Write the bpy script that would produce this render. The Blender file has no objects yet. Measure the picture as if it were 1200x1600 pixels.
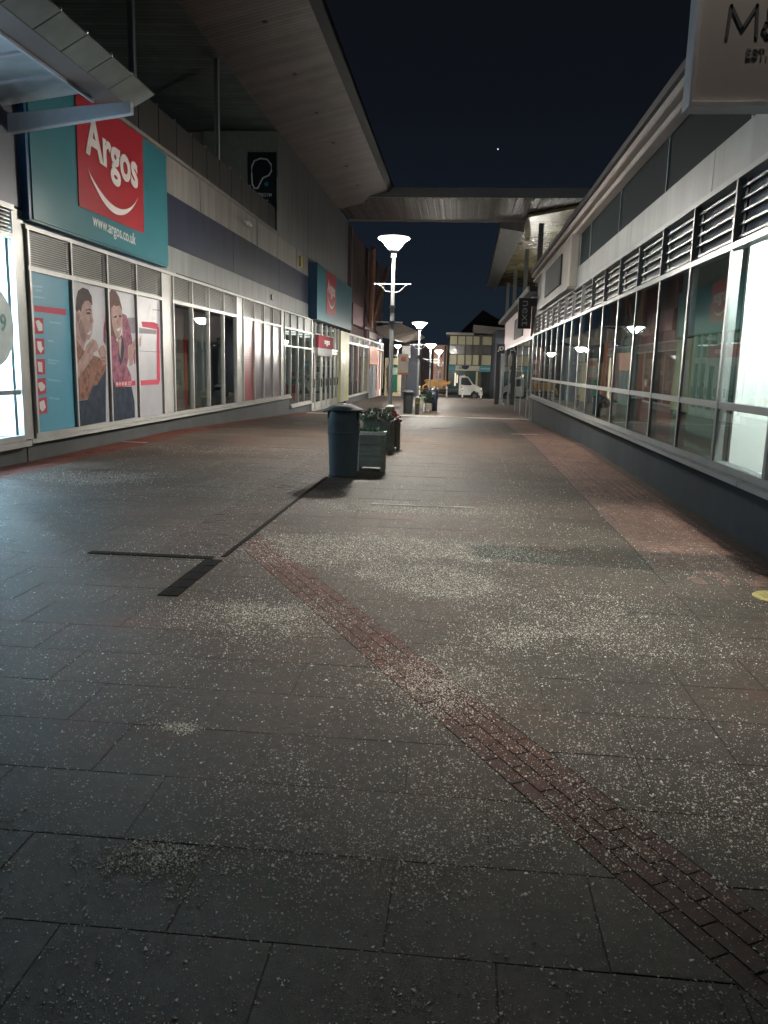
import bpy, bmesh, math, random
import numpy as np
from mathutils import Vector, Matrix, noise
random.seed(7); rng = np.random.default_rng(7)
S = bpy.context.scene; COL = S.collection
R_ = math.radians

# ------------------------------------------------------------------ camera
EYE = np.array([0, 0, 1.6]); F_ = 1240.0
def _n(v): return v/np.linalg.norm(v)
_Y = _n(np.array([120., -225, F_])); _D = np.array([-170., 6850, F_]); _D = _n(_D-_D@_Y*_Y); _X = np.cross(_D, _Y)
ROT = np.stack([_X, _Y, -_D])                       # rows: street axes seen by the lens (right, down, forward)
cam = bpy.data.cameras.new('camera'); co = bpy.data.objects.new('camera', cam); COL.objects.link(co)
M = Matrix.Identity(4)
for i in range(3):
    M[i][0] = ROT[i, 0]; M[i][1] = -ROT[i, 1]; M[i][2] = -ROT[i, 2]; M[i][3] = EYE[i]
co.matrix_world = M
cam.sensor_fit = 'HORIZONTAL'; cam.sensor_width = 36; cam.lens = 36*F_/1200; cam.clip_end = 2000; cam.clip_start = .05
S.camera = co
S.render.resolution_x = 768; S.render.resolution_y = 1024

# ------------------------------------------------------------------ night sky
W = bpy.data.worlds.new('World'); S.world = W; W.use_nodes = True
nt = W.node_tree; bg = nt.nodes['Background']
tc = nt.nodes.new('ShaderNodeTexCoord'); sx = nt.nodes.new('ShaderNodeSeparateXYZ'); rp = nt.nodes.new('ShaderNodeValToRGB')
nt.links.new(tc.outputs['Generated'], sx.inputs[0]); nt.links.new(sx.outputs['Z'], rp.inputs[0]); nt.links.new(rp.outputs[0], bg.inputs[0])
e = rp.color_ramp.elements
e[0].position = 0.0; e[0].color = (.011, .018, .028, 1)
e[1].position = 0.50; e[1].color = (.0040, .0043, .0050, 1)
x_ = e.new(.12); x_.color = (.0080, .0122, .020, 1)
x_ = e.new(.28); x_.color = (.0048, .0064, .0100, 1)
bg.inputs[1].default_value = 1.0

S.view_settings.view_transform = 'Standard'; S.view_settings.look = 'None'
S.view_settings.gamma = 1; S.view_settings.use_curve_mapping = False
S.view_settings.exposure = 0.0
c = S.cycles
c.use_denoising = True; c.max_bounces = 7; c.diffuse_bounces = 3; c.glossy_bounces = 4; c.transmission_bounces = 4
c.transparent_max_bounces = 16; c.caustics_reflective = False; c.caustics_refractive = False
c.sample_clamp_indirect = 2.5; c.sample_clamp_direct = 0; c.use_light_tree = True
LAMP_GLOW = 1050.0
ASSUMED_FLOOD_W = 2050.0

# ------------------------------------------------------------------ materials
MATS = {}
def mat(name, col, rough=.55, metal=0, var=.12, scale=6., bump=0., bscale=40., spec=.5, stretch=(1, 1, 1), island=0., dirt=0., emit=None, est=0):
    if name in MATS: return MATS[name]
    m = bpy.data.materials.new(name); m.use_nodes = True; n = m.node_tree.nodes; l = m.node_tree.links
    b = n['Principled BSDF']
    b.inputs['Roughness'].default_value = rough; b.inputs['Metallic'].default_value = metal
    b.inputs['Specular IOR Level'].default_value = spec
    g = n.new('ShaderNodeNewGeometry'); mp = n.new('ShaderNodeMapping'); mp.inputs['Scale'].default_value = stretch
    l.new(g.outputs['Position'], mp.inputs[0])
    no = n.new('ShaderNodeTexNoise'); no.inputs['Scale'].default_value = scale; no.inputs['Detail'].default_value = 5
    no.inputs['Roughness'].default_value = .62
    l.new(mp.outputs[0], no.inputs['Vector'])
    r = n.new('ShaderNodeMapRange'); r.inputs['From Min'].default_value = .28; r.inputs['From Max'].default_value = .72
    r.inputs['To Min'].default_value = 1-var; r.inputs['To Max'].default_value = 1+var
    l.new(no.outputs[0], r.inputs[0])
    fac = r.outputs[0]
    if island:
        oi = n.new('ShaderNodeObjectInfo')
        ad = n.new('ShaderNodeMath'); ad.operation = 'ADD'; l.new(g.outputs['Random Per Island'], ad.inputs[0]); l.new(oi.outputs['Random'], ad.inputs[1])
        fr = n.new('ShaderNodeMath'); fr.operation = 'FRACT'; l.new(ad.outputs[0], fr.inputs[0])
        r2 = n.new('ShaderNodeMapRange'); r2.inputs['To Min'].default_value = 1-island; r2.inputs['To Max'].default_value = 1+island
        l.new(fr.outputs[0], r2.inputs[0])
        mu = n.new('ShaderNodeMath'); mu.operation = 'MULTIPLY'; l.new(fac, mu.inputs[0]); l.new(r2.outputs[0], mu.inputs[1]); fac = mu.outputs[0]
    if dirt:
        n2 = n.new('ShaderNodeTexNoise'); n2.inputs['Scale'].default_value = .9; n2.inputs['Detail'].default_value = 6
        l.new(mp.outputs[0], n2.inputs['Vector'])
        r3 = n.new('ShaderNodeMapRange'); r3.inputs['From Min'].default_value = .35; r3.inputs['From Max'].default_value = .62
        r3.inputs['To Min'].default_value = 1-dirt; r3.inputs['To Max'].default_value = 1
        l.new(n2.outputs[0], r3.inputs[0])
        mu = n.new('ShaderNodeMath'); mu.operation = 'MULTIPLY'; l.new(fac, mu.inputs[0]); l.new(r3.outputs[0], mu.inputs[1]); fac = mu.outputs[0]
    vm = n.new('ShaderNodeVectorMath'); vm.operation = 'SCALE'; vm.inputs[0].default_value = col[:3]
    l.new(fac, vm.inputs['Scale']); l.new(vm.outputs[0], b.inputs['Base Color'])
    if rough > .1:
        rr = n.new('ShaderNodeMapRange'); rr.inputs['To Min'].default_value = max(.03, rough-.05); rr.inputs['To Max'].default_value = min(1, rough+.06)
        l.new(no.outputs[0], rr.inputs[0]); l.new(rr.outputs[0], b.inputs['Roughness'])
    if bump:
        nb = n.new('ShaderNodeTexNoise'); nb.inputs['Scale'].default_value = bscale; nb.inputs['Detail'].default_value = 4
        l.new(mp.outputs[0], nb.inputs['Vector'])
        bp = n.new('ShaderNodeBump'); bp.inputs['Strength'].default_value = bump; bp.inputs['Distance'].default_value = .01
        l.new(nb.outputs[0], bp.inputs['Height']); l.new(bp.outputs[0], b.inputs['Normal'])
    if emit:
        b.inputs['Emission Color'].default_value = (*emit, 1); b.inputs['Emission Strength'].default_value = est
    MATS[name] = m; return m
def emis(name, col, st):
    if name in MATS: return MATS[name]
    m = bpy.data.materials.new(name); m.use_nodes = True; n = m.node_tree.nodes; n.clear()
    o = n.new('ShaderNodeOutputMaterial'); em = n.new('ShaderNodeEmission'); em.inputs[0].default_value = (*col, 1); em.inputs[1].default_value = st
    m.node_tree.links.new(em.outputs[0], o.inputs[0]); MATS[name] = m; return m
def glass(name, tint, ior=1.5, rough=.015, boost=0.04):
    if name in MATS: return MATS[name]
    m = bpy.data.materials.new(name); m.use_nodes = True; n = m.node_tree.nodes; l = m.node_tree.links; n.clear()
    o = n.new('ShaderNodeOutputMaterial'); t = n.new('ShaderNodeBsdfTransparent'); t.inputs[0].default_value = (*tint, 1)
    g = n.new('ShaderNodeBsdfGlossy'); g.inputs['Roughness'].default_value = rough; g.inputs[0].default_value = (.93, .97, 1, 1)
    f = n.new('ShaderNodeFresnel'); gb_ = n.new('ShaderNodeNewGeometry'); im = n.new('ShaderNodeMapRange')
    im.inputs['To Min'].default_value = ior; im.inputs['To Max'].default_value = 1/ior; l.new(gb_.outputs['Backfacing'], im.inputs[0]); l.new(im.outputs[0], f.inputs[0])
    a = n.new('ShaderNodeMath'); a.operation = 'ADD'; a.inputs[1].default_value = boost; a.use_clamp = True
    no = n.new('ShaderNodeTexNoise'); no.inputs['Scale'].default_value = .8; ge = n.new('ShaderNodeNewGeometry')
    l.new(ge.outputs['Position'], no.inputs['Vector'])
    bp = n.new('ShaderNodeBump'); bp.inputs['Strength'].default_value = .06; bp.inputs['Distance'].default_value = .02
    l.new(no.outputs[0], bp.inputs['Height']); l.new(bp.outputs[0], g.inputs['Normal'])
    x = n.new('ShaderNodeMixShader')
    l.new(f.outputs[0], a.inputs[0]); l.new(a.outputs[0], x.inputs[0]); l.new(t.outputs[0], x.inputs[1]); l.new(g.outputs[0], x.inputs[2])
    l.new(x.outputs[0], o.inputs[0]); MATS[name] = m; return m
def frosted(name, col, glow=0, ecol=(1, 1, 1), trans=.5):
    if name in MATS: return MATS[name]
    m = bpy.data.materials.new(name); m.use_nodes = True; n = m.node_tree.nodes; l = m.node_tree.links; n.clear()
    o = n.new('ShaderNodeOutputMaterial'); d = n.new('ShaderNodeBsdfDiffuse'); d.inputs[0].default_value = (*col, 1)
    t = n.new('ShaderNodeBsdfTranslucent'); t.inputs[0].default_value = (*col, 1); x = n.new('ShaderNodeMixShader'); x.inputs[0].default_value = trans
    no = n.new('ShaderNodeTexNoise'); no.inputs['Scale'].default_value = 2.5; no.inputs['Detail'].default_value = 5
    ge = n.new('ShaderNodeNewGeometry'); l.new(ge.outputs['Position'], no.inputs['Vector'])
    r = n.new('ShaderNodeMapRange'); r.inputs['To Min'].default_value = .55; r.inputs['To Max'].default_value = 1.2; l.new(no.outputs[0], r.inputs[0])
    vm = n.new('ShaderNodeVectorMath'); vm.operation = 'SCALE'; vm.inputs[0].default_value = col; l.new(r.outputs[0], vm.inputs['Scale'])
    l.new(vm.outputs[0], d.inputs[0]); l.new(vm.outputs[0], t.inputs[0])
    g = n.new('ShaderNodeBsdfGlossy'); g.inputs['Roughness'].default_value = .25
    x2 = n.new('ShaderNodeMixShader'); x2.inputs[0].default_value = .08
    l.new(d.outputs[0], x.inputs[1]); l.new(t.outputs[0], x.inputs[2]); l.new(x.outputs[0], x2.inputs[1]); l.new(g.outputs[0], x2.inputs[2])
    l.new(x2.outputs[0], o.inputs[0]); MATS[name] = m; return m

def planks(name, col, axis='Y', pitch=.15, rough=.5, dark=.55, metal=0.):
    """boarded soffit seen from far: boards' tone by strip, joints as fine relief"""
    if name in MATS: return MATS[name]
    m = mat(name, col, rough, metal, var=.2, scale=2., dirt=.25); n = m.node_tree.nodes; l = m.node_tree.links; b = n['Principled BSDF']
    g = n.new('ShaderNodeNewGeometry'); s = n.new('ShaderNodeSeparateXYZ'); l.new(g.outputs['Position'], s.inputs[0])
    d = n.new('ShaderNodeMath'); d.operation = 'DIVIDE'; d.inputs[1].default_value = pitch; l.new(s.outputs[axis], d.inputs[0])
    fr = n.new('ShaderNodeMath'); fr.operation = 'FRACT'; l.new(d.outputs[0], fr.inputs[0])
    cr = n.new('ShaderNodeMapRange'); cr.inputs['From Min'].default_value = 0; cr.inputs['From Max'].default_value = .12
    l.new(fr.outputs[0], cr.inputs[0])
    bp = n.new('ShaderNodeBump'); bp.inputs['Strength'].default_value = 1; bp.inputs['Distance'].default_value = .012
    l.new(cr.outputs[0], bp.inputs['Height']); l.new(bp.outputs[0], b.inputs['Normal'])
    fl = n.new('ShaderNodeMath'); fl.operation = 'FLOOR'; l.new(d.outputs[0], fl.inputs[0])
    wn = n.new('ShaderNodeTexWhiteNoise'); wn.noise_dimensions = '1D'; l.new(fl.outputs[0], wn.inputs['W'])
    r4 = n.new('ShaderNodeMapRange'); r4.inputs['To Min'].default_value = .78; r4.inputs['To Max'].default_value = 1.15; l.new(wn.outputs[0], r4.inputs[0])
    r5 = n.new('ShaderNodeMapRange'); r5.inputs['To Min'].default_value = dark; r5.inputs['To Max'].default_value = 1; l.new(cr.outputs[0], r5.inputs[0])
    mu = n.new('ShaderNodeMath'); mu.operation = 'MULTIPLY'; l.new(r4.outputs[0], mu.inputs[0]); l.new(r5.outputs[0], mu.inputs[1])
    src = b.inputs['Base Color'].links[0].from_socket
    v2 = n.new('ShaderNodeVectorMath'); v2.operation = 'SCALE'; l.new(src, v2.inputs[0]); l.new(mu.outputs[0], v2.inputs['Scale']); l.new(v2.outputs[0], b.inputs['Base Color'])
    return m

frame_m = mat('white_frame_paint', (.50, .50, .48), .38, .25, .10, 3, dirt=.18)
frame_g = mat('grey_frame_paint', (.29, .30, .30), .33, .35, .12, 3, dirt=.2)
plinth_m = mat('plinth_grey', (.050, .057, .062), .7, 0, .16, 2.2, .25, 30, dirt=.3)
clad_l = mat('cladding_pale', (.29, .27, .25), .55, .05, .14, 1.3, stretch=(3, 3, .35), dirt=.22)
clad_g = mat('cladding_grey', (.23, .24, .24), .5, .08, .14, 1.3, stretch=(3, 3, .35), dirt=.22)
navy_m = mat('navy_cladding', (.028, .034, .062), .5, 0, .15, 1.2, spec=.2, stretch=(2, 2, .4), dirt=.25)
dark_m = mat('dark_metal', (.025, .028, .03), .5, .3, .2, 4)
black_m = mat('black_paint', (.010, .011, .013), .75, 0, .2, 4)
gap_m = mat('louvre_void', (.15, .15, .155), .8)
slat_m = mat('louvre_slat', (.33, .33, .31), .42, .3, .12, 5)
teal_m = mat('teal_sign', (.035, .165, .20), .32, 0, .05, 1.5, dirt=.08)
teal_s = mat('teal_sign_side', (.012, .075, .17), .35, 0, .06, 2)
red_m = mat('red_sign', (.34, .02, .03), .35, 0, .05, 2)
white_m = mat('white_letter', (.62, .60, .58), .4, 0, .04, 3)
print_w = mat('print_pale', (.36, .36, .39), .3, 0, .12, 1.6)
print_b = mat('print_blue', (.10, .32, .44), .3, 0, .05, 2)
pink_m = mat('print_pink', (.46, .06, .10), .6, 0, .05, 2, spec=.2)
skin_m = mat('print_skin', (.30, .195, .18), .6, 0, .3, 7, spec=.2)
skin_s = mat('print_skin_tan', (.20, .12, .11), .6, 0, .3, 12, spec=.2)
hair_m = mat('print_hair', (.045, .03, .028), .6, 0, .3, 20, spec=.2)
hair_b = mat('print_brown_hair', (.10, .055, .045), .6, 0, .3, 20, spec=.2)
shirt_m = mat('print_rust_shirt', (.19, .085, .06), .6, 0, .75, 11, spec=.2)
cardi_m = mat('print_mauve_cardigan', (.20, .07, .105), .6, 0, .7, 9, spec=.2)
jeans_m = mat('print_jeans', (.014, .025, .045), .6, 0, .8, 6, spec=.2)
grey_p = mat('print_grey', (.20, .19, .22), .6, 0, .15, 8, spec=.2)
soffit_m = planks('soffit_boards', (.125, .100, .092), 'Y', .16)
ceil_m = planks('terrace_ceiling_boards', (.20, .25, .26), 'Y', .2, .4)
metalrib = planks('ribbed_metal', (.155, .14, .145), 'X', .3, .45)
roofdk = mat('dark_roof', (.02, .02, .025), .7)
glass_m = glass('shop_glass', (.88, .92, .91))
glass_r = glass('street_glass', (.82, .90, .87), 1.5, .012, .07)
wallint = mat('shop_inner_wall', (.20, .21, .20), .8, 0, .2, 1.2)
floorint = mat('shop_inner_floor', (.08, .08, .08), .5)
rail_m = mat('balcony_glass_dark', (.05, .045, .042), .5, 0, .2, 2)
steel_m = mat('galvanised_steel', (.34, .36, .37), .35, .6, .12, 6)

# ------------------------------------------------------------------ mesh helpers
ORG = {}
class MB:
    def __init__(s): s.v = []; s.f = []; s.m = []; s.mats = []
    def mi(s, m):
        if m is None: return 0
        if m not in s.mats: s.mats.append(m)
        return s.mats.index(m)
    def poly(s, pts, m=None):
        k = len(s.v); s.v += [tuple(p) for p in pts]; s.f.append(tuple(range(k, k+len(pts)))); s.m.append(s.mi(m)); return s
    def box(s, x0, x1, y0, y1, z0, z1, m=None):
        if x0 > x1: x0, x1 = x1, x0
        if y0 > y1: y0, y1 = y1, y0
        if z0 > z1: z0, z1 = z1, z0
        return s.hexa([(x0, y0, z0), (x1, y0, z0), (x1, y1, z0), (x0, y1, z0), (x0, y0, z1), (x1, y0, z1), (x1, y1, z1), (x0, y1, z1)], m)
    def hexa(s, p, m=None):
        k = len(s.v); s.v += [tuple(q) for q in p]
        for f in ((0, 3, 2, 1), (4, 5, 6, 7), (0, 1, 5, 4), (1, 2, 6, 5), (2, 3, 7, 6), (3, 0, 4, 7)):
            s.f.append(tuple(k+i for i in f)); s.m.append(s.mi(m))
        return s
    def extrude(s, pts, d, m=None):
        k = len(s.v); n = len(pts); d = Vector(d); P = [Vector(p) for p in pts]
        s.v += [tuple(p) for p in P]+[tuple(p+d) for p in P]
        s.f.append(tuple(range(k+n-1, k-1, -1))); s.f.append(tuple(range(k+n, k+2*n))); s.m += [s.mi(m)]*2
        for i in range(n):
            j = (i+1) % n; s.f.append((k+i, k+j, k+n+j, k+n+i)); s.m.append(s.mi(m))
        return s
    def lathe(s, prof, c=(0, 0, 0), n=24, m=None, sx=1., sy=1., sq=0.):
        k = len(s.v)
        for r, z in prof:
            for i in range(n):
                a = 2*math.pi*(i+.5)/n; ca, sa = math.cos(a), math.sin(a)
                q = 1.
                if sq: q = (abs(ca)**sq+abs(sa)**sq)**(-1/sq)
                s.v.append((c[0]+r*q*ca*sx, c[1]+r*q*sa*sy, c[2]+z))
        for j in range(len(prof)-1):
            for i in range(n):
                a, b = k+j*n+i, k+j*n+(i+1) % n
                s.f.append((a, b, b+n, a+n)); s.m.append(s.mi(m))
        s.f.append(tuple(k+i for i in range(n-1, -1, -1))); s.f.append(tuple(k+(len(prof)-1)*n+i for i in range(n))); s.m += [s.mi(m)]*2
        return s
    def tube(s, pts, r, n=8, m=None):
        P = [Vector(p) for p in pts]; k = len(s.v)
        for i, p in enumerate(P):
            t = (P[min(i+1, len(P)-1)]-P[max(i-1, 0)]).normalized()
            u = t.cross(Vector((0, 0, 1)));
            if u.length < .05: u = t.cross(Vector((1, 0, 0)))
            u.normalize(); w = t.cross(u); rr = r[i] if isinstance(r, (list, tuple)) else r
            for a in range(n):
                A = 2*math.pi*a/n; s.v.append(tuple(p+rr*(math.cos(A)*u+math.sin(A)*w)))
        for i in range(len(P)-1):
            for a in range(n):
                x, y = k+i*n+a, k+i*n+(a+1) % n; s.f.append((x, y, y+n, x+n)); s.m.append(s.mi(m))
        s.f.append(tuple(k+i for i in range(n-1, -1, -1))); s.f.append(tuple(k+(len(P)-1)*n+i for i in range(n))); s.m += [s.mi(m)]*2
        return s
    def mesh(s, name, o=(0, 0, 0), smooth=False):
        me = bpy.data.meshes.new(name); me.from_pydata([(a-o[0], b-o[1], c-o[2]) for a, b, c in s.v], [], s.f)
        for mm in s.mats: me.materials.append(mm)
        me.polygons.foreach_set('material_index', s.m)
        if smooth: me.polygons.foreach_set('use_smooth', [True]*len(s.f))
        me.update(); return me
    def build(s, name, m=None, parent=None, smooth=False, bevel=0, **k):
        if m is not None and not s.mats: s.mats = [m]
        o = ORG.get(parent, (0, 0, 0)) if parent else k.pop('loc', (0, 0, 0))
        me = s.mesh(name, o, smooth)
        if bevel or smooth:
            bm = bmesh.new(); bm.from_mesh(me)
            if bevel: bmesh.ops.bevel(bm, geom=[e for e in bm.edges if e.calc_face_angle(0) > .6], offset=bevel, segments=2, affect='EDGES', clamp_overlap=True)
            if smooth:
                for ed in bm.edges: ed.smooth = ed.calc_face_angle(0) < R_(38)
            bm.to_mesh(me); bm.free()
            if smooth: me.polygons.foreach_set('use_smooth', [True]*len(me.polygons))
        ob = bpy.data.objects.new(name, me); COL.objects.link(ob)
        if parent: ob.parent = parent; ORG[ob] = o
        else: ob.location = o; ORG[ob] = o
        for kk, vv in k.items(): ob[kk] = vv
        return ob
def thing(name, loc, label, cat, group=None):
    o = bpy.data.objects.new(name, None); COL.objects.link(o); o.location = loc; o.empty_display_size = .2
    o['label'] = label; o['category'] = cat
    if group: o['group'] = group
    ORG[o] = tuple(loc); return o
def tag(o, label, cat, group=None):
    o['label'] = label; o['category'] = cat
    if group: o['group'] = group
    return o
def inst(name, me, loc, parent):
    """one alike piece: shared mesh, own object"""
    ob = bpy.data.objects.new(name, me); COL.objects.link(ob); o = ORG[parent]
    ob.parent = parent; ob.location = (loc[0]-o[0], loc[1]-o[1], loc[2]-o[2]); ORG[ob] = tuple(loc); return ob
def copy_tree(o, parent=None):
    c_ = o.copy(); COL.objects.link(c_)
    if parent: c_.parent = parent
    for ch in list(o.children): copy_tree(ch, c_)
    return c_
def text_mesh(txt, size, ext=.01, bold=0., align='LEFT', spacing=1., shear=0.):
    cu = bpy.data.curves.new('letters', 'FONT'); cu.body = txt; cu.size = size; cu.extrude = ext; cu.offset = bold
    cu.align_x = align; cu.space_character = spacing; cu.shear = shear; cu.resolution_u = 3
    ob = bpy.data.objects.new('letters', cu); COL.objects.link(ob); bpy.context.view_layer.update()
    me = bpy.data.meshes.new_from_object(ob.evaluated_get(bpy.context.evaluated_depsgraph_get()))
    bpy.data.objects.remove(ob); return me
def letters(name, txt, size, origin, right, up, m, parent, fitw=None, slope=0, **k):
    me = text_mesh(txt, size, **k)
    V = [v.co.copy() for v in me.vertices]; w = max(v.x for v in V)-min(v.x for v in V); x0 = min(v.x for v in V)
    sc = (fitw/w) if fitw else 1.
    right = Vector(right); up = Vector(up); nn = right.cross(up); o = Vector(origin); og = Vector(ORG[parent])
    for v, q in zip(me.vertices, V):
        X = (q.x-x0)*sc; v.co = o+right*X+up*(q.y+slope*X)+nn*q.z-og
    me.materials.clear(); me.materials.append(m)
    ob = bpy.data.objects.new(name, me); COL.objects.link(ob); ob.parent = parent; ORG[ob] = ORG[parent]; return ob
def at(px, py, X=None, Y=None, Z=None):
    d = ROT@np.array([px-600, py-800, F_])
    t = X/d[0] if X is not None else (Y/d[1] if Y is not None else (Z-1.6)/d[2])
    return EYE+t*d
def gz(y):
    return float(np.interp(y, [-50, 18, 36, 50, 66, 74, 120, 600], [0, 0, -.48, -.62, -.85, -1.15, -1.3, -1.3]))

# ------------------------------------------------------------------ ground
asph = mat('asphalt_dark', (.045, .045, .047), .75, 0, .2, 3, .4, 60)
joint_m = mat('joint_sand', (.030, .026, .022), .95, 0, .3, 20)
def paving_mat(name, col, isl, rough, film=.30):
    m = mat(name, col, rough, 0, .26, 5.5, .4, 420, spec=.25, island=isl, dirt=.38); n = m.node_tree.nodes; l = m.node_tree.links; bs = n['Principled BSDF']
    src = bs.inputs['Base Color'].links[0].from_socket; g = n.new('ShaderNodeNewGeometry')
    def nz(scale, det, st=(1, 1, 1), ro=.6):
        mp = n.new('ShaderNodeMapping'); mp.inputs['Scale'].default_value = st; l.new(g.outputs['Position'], mp.inputs[0])
        q = n.new('ShaderNodeTexNoise'); q.inputs['Scale'].default_value = scale; q.inputs['Detail'].default_value = det; q.inputs['Roughness'].default_value = ro
        l.new(mp.outputs[0], q.inputs['Vector']); return q.outputs[0]
    def ramp(v, a0, a1, b0, b1):
        q = n.new('ShaderNodeMapRange'); q.inputs['From Min'].default_value = a0; q.inputs['From Max'].default_value = a1
        q.inputs['To Min'].default_value = b0; q.inputs['To Max'].default_value = b1; l.new(v, q.inputs[0]); return q.outputs[0]
    def mul(x, y_):
        q = n.new('ShaderNodeMath'); q.operation = 'MULTIPLY'; l.new(x, q.inputs[0]); l.new(y_, q.inputs[1]); return q.outputs[0]
    grain = mul(ramp(nz(95, 7, ro=.88), .33, .67, .25, 1.85), ramp(nz(22, 5, ro=.7), .32, .68, .55, 1.45))                      # exposed aggregate
    v = n.new('ShaderNodeVectorMath'); v.operation = 'SCALE'; l.new(src, v.inputs[0]); l.new(grain, v.inputs['Scale'])
    patch = ramp(nz(1.25, 5, (.55, 1.5, 1)), .54, .72, 0, 1); brk_ = ramp(nz(190, 3, ro=.75), .46, .66, 0, 1)
    mx = n.new('ShaderNodeMix'); mx.data_type = 'RGBA'; l.new(mul(mul(patch, brk_), ramp(nz(9, 3), .35, .6, film*.4, film)), mx.inputs['Factor'])
    rust = ramp(nz(.8, 4), .56, .70, 0, .55); mr = n.new('ShaderNodeMix'); mr.data_type = 'RGBA'; l.new(rust, mr.inputs['Factor'])
    l.new(v.outputs[0], mr.inputs['A']); mr.inputs['B'].default_value = (col[0]*1.5, col[1]*.75, col[2]*.55, 1)
    l.new(mr.outputs['Result'], mx.inputs['A']); mx.inputs['B'].default_value = (.34, .33, .30, 1)
    l.new(mx.outputs['Result'], bs.inputs['Base Color']); return m
slab_m = paving_mat('concrete_slab', (.062, .044, .034), .14, .66)
brick_m = paving_mat('red_brick_paver', (.078, .028, .020), .14, .7, .3)
brown_brick_m = paving_mat('brown_brick_paver', (.052, .034, .028), .12, .7, .3)
pink_brick_m = paving_mat('pinkish_brown_brick_paver', (.135, .078, .064), .12, .7, .3)
rust_brick_m = paving_mat('rust_brick_paver', (.105, .030, .020), .14, .7, .3)
bdark_m = mat('dark_paver', (.010, .009, .008), .9, 0, .2, 8, spec=.05)
ys = [-8, 18]+list(np.arange(20, 70, 2.))+[70]
def sheet(name, x0, x1, ys, dz, m, **k):
    b = MB()
    for a, c_ in zip(ys[:-1], ys[1:]): b.poly([(x0, a, gz(a)+dz), (x1, a, gz(a)+dz), (x1, c_, gz(c_)+dz), (x0, c_, gz(c_)+dz)])
    return b.build(name, m, kind='structure', **k)
g_ = MB()
yy = [-60, 18, 24, 30, 36, 43, 50, 58, 66, 74, 120, 900]
for a, c_ in zip(yy[:-1], yy[1:]): g_.poly([(-600, a, gz(a)-.15), (600, a, gz(a)-.15), (600, c_, gz(c_)-.15), (-600, c_, gz(c_)-.15)])
g_.build('ground', asph, kind='structure')
pav = sheet('pavement', -6.9, 3.0, ys, -.0036, joint_m); ORG[pav] = (0, 0, 0)
sheet('side_pavement', 3.0, 14, [31.6]+list(np.arange(34, 71, 4.)), -.03, mat('side_paving', (.07, .066, .06), .6, 0, .2, 3, .3, 60))
road = MB()
for a, c_ in ((73.2, 74), (74, 81)): road.poly([(-60, a, gz(a)-.10), (60, a, gz(a)-.10), (60, c_, gz(c_)-.10), (-60, c_, gz(c_)-.10)])
road.build('road', asph, kind='structure')
kb = MB()
for x in np.arange(-12, 12, .9): kb.box(x, x+.89, 73.0, 73.18, gz(73)-.12, gz(73)+.02)
kb.build('kerb', mat('kerb_granite', (.34, .32, .29), .7, 0, .15, 8), kind='structure')
MB().hexa([(-60, 70.2, gz(70)-.06), (60, 70.2, gz(70)-.06), (60, 73, gz(73)-.03), (-60, 73, gz(73)-.03), (-60, 70.2, gz(70)-.005), (60, 70.2, gz(70)-.005), (60, 73, gz(73)-.002), (-60, 73, gz(73)-.002)]).build('far_pavement', mat('side_paving', (.07, .066, .06)), kind='structure')
MB().hexa([(-60, 81, -1.5), (60, 81, -1.5), (60, 84, -1.5), (-60, 84, -1.5), (-60, 81, -1.17), (60, 81, -1.17), (60, 84, -1.17), (-60, 84, -1.17)]).build('shop_side_pavement', mat('side_paving', (.07, .066, .06)), kind='structure')

def clip(poly, nx, ny, d, keep_pos):
    out = []; n = len(poly)
    for i in range(n):
        a, b = poly[i], poly[(i+1) % n]
        da, db = a[0]*nx+a[1]*ny-d, b[0]*nx+b[1]*ny-d
        if not keep_pos: da, db = -da, -db
        if da >= 0: out.append(a)
        if (da >= 0) != (db >= 0): t = da/(da-db); out.append((a[0]+(b[0]-a[0])*t, a[1]+(b[1]-a[1])*t))
    return out
def area(p): return abs(sum(p[i][0]*p[(i+1) % len(p)][1]-p[(i+1) % len(p)][0]*p[i][1] for i in range(len(p))))/2
# the diagonal band: direction and normal on the ground
DN = Vector((.8716, .4902)); D0, D1 = 1.650, 1.945
L_BAND = (-2.55, -1.90, 6.37, 40.0); R_BAND = (1.66, 2.62, 6.15, 31.0); WL_BAND = -6.04
def slab_pieces(rect):
    x0, x1, y0, y1 = rect; P = [(x0, y0), (x1, y0), (x1, y1), (x0, y1)]
    res = [P]
    if y0 < 7.0 and x1 > -1.9:
        nr = []
        for q in res:
            for k_, pos in ((D0, False), (D1, True)):
                r_ = clip(q, DN.x, DN.y, k_, pos)
                if len(r_) > 2 and area(r_) > .004: nr.append(r_)
        res = nr
    out = []
    for q in res:
        if y1 > L_BAND[2] and x1 > L_BAND[0] and x0 < L_BAND[1] and y0 < L_BAND[3]:   # cut by the long brick band
            for ax, dd, pos in (((1, 0), L_BAND[0], False), ((1, 0), L_BAND[1], True)):
                r_ = clip(q, *ax, dd, pos)
                if len(r_) > 2 and area(r_) > .004: out.append(r_)
            r_ = clip(clip(clip(q, 1, 0, L_BAND[0], True), 1, 0, L_BAND[1], False), 0, 1, L_BAND[2], False) if y0 < L_BAND[2] else []
            if len(r_) > 2 and area(r_) > .004: out.append(r_)
        else: out.append(q)
    return out
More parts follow.
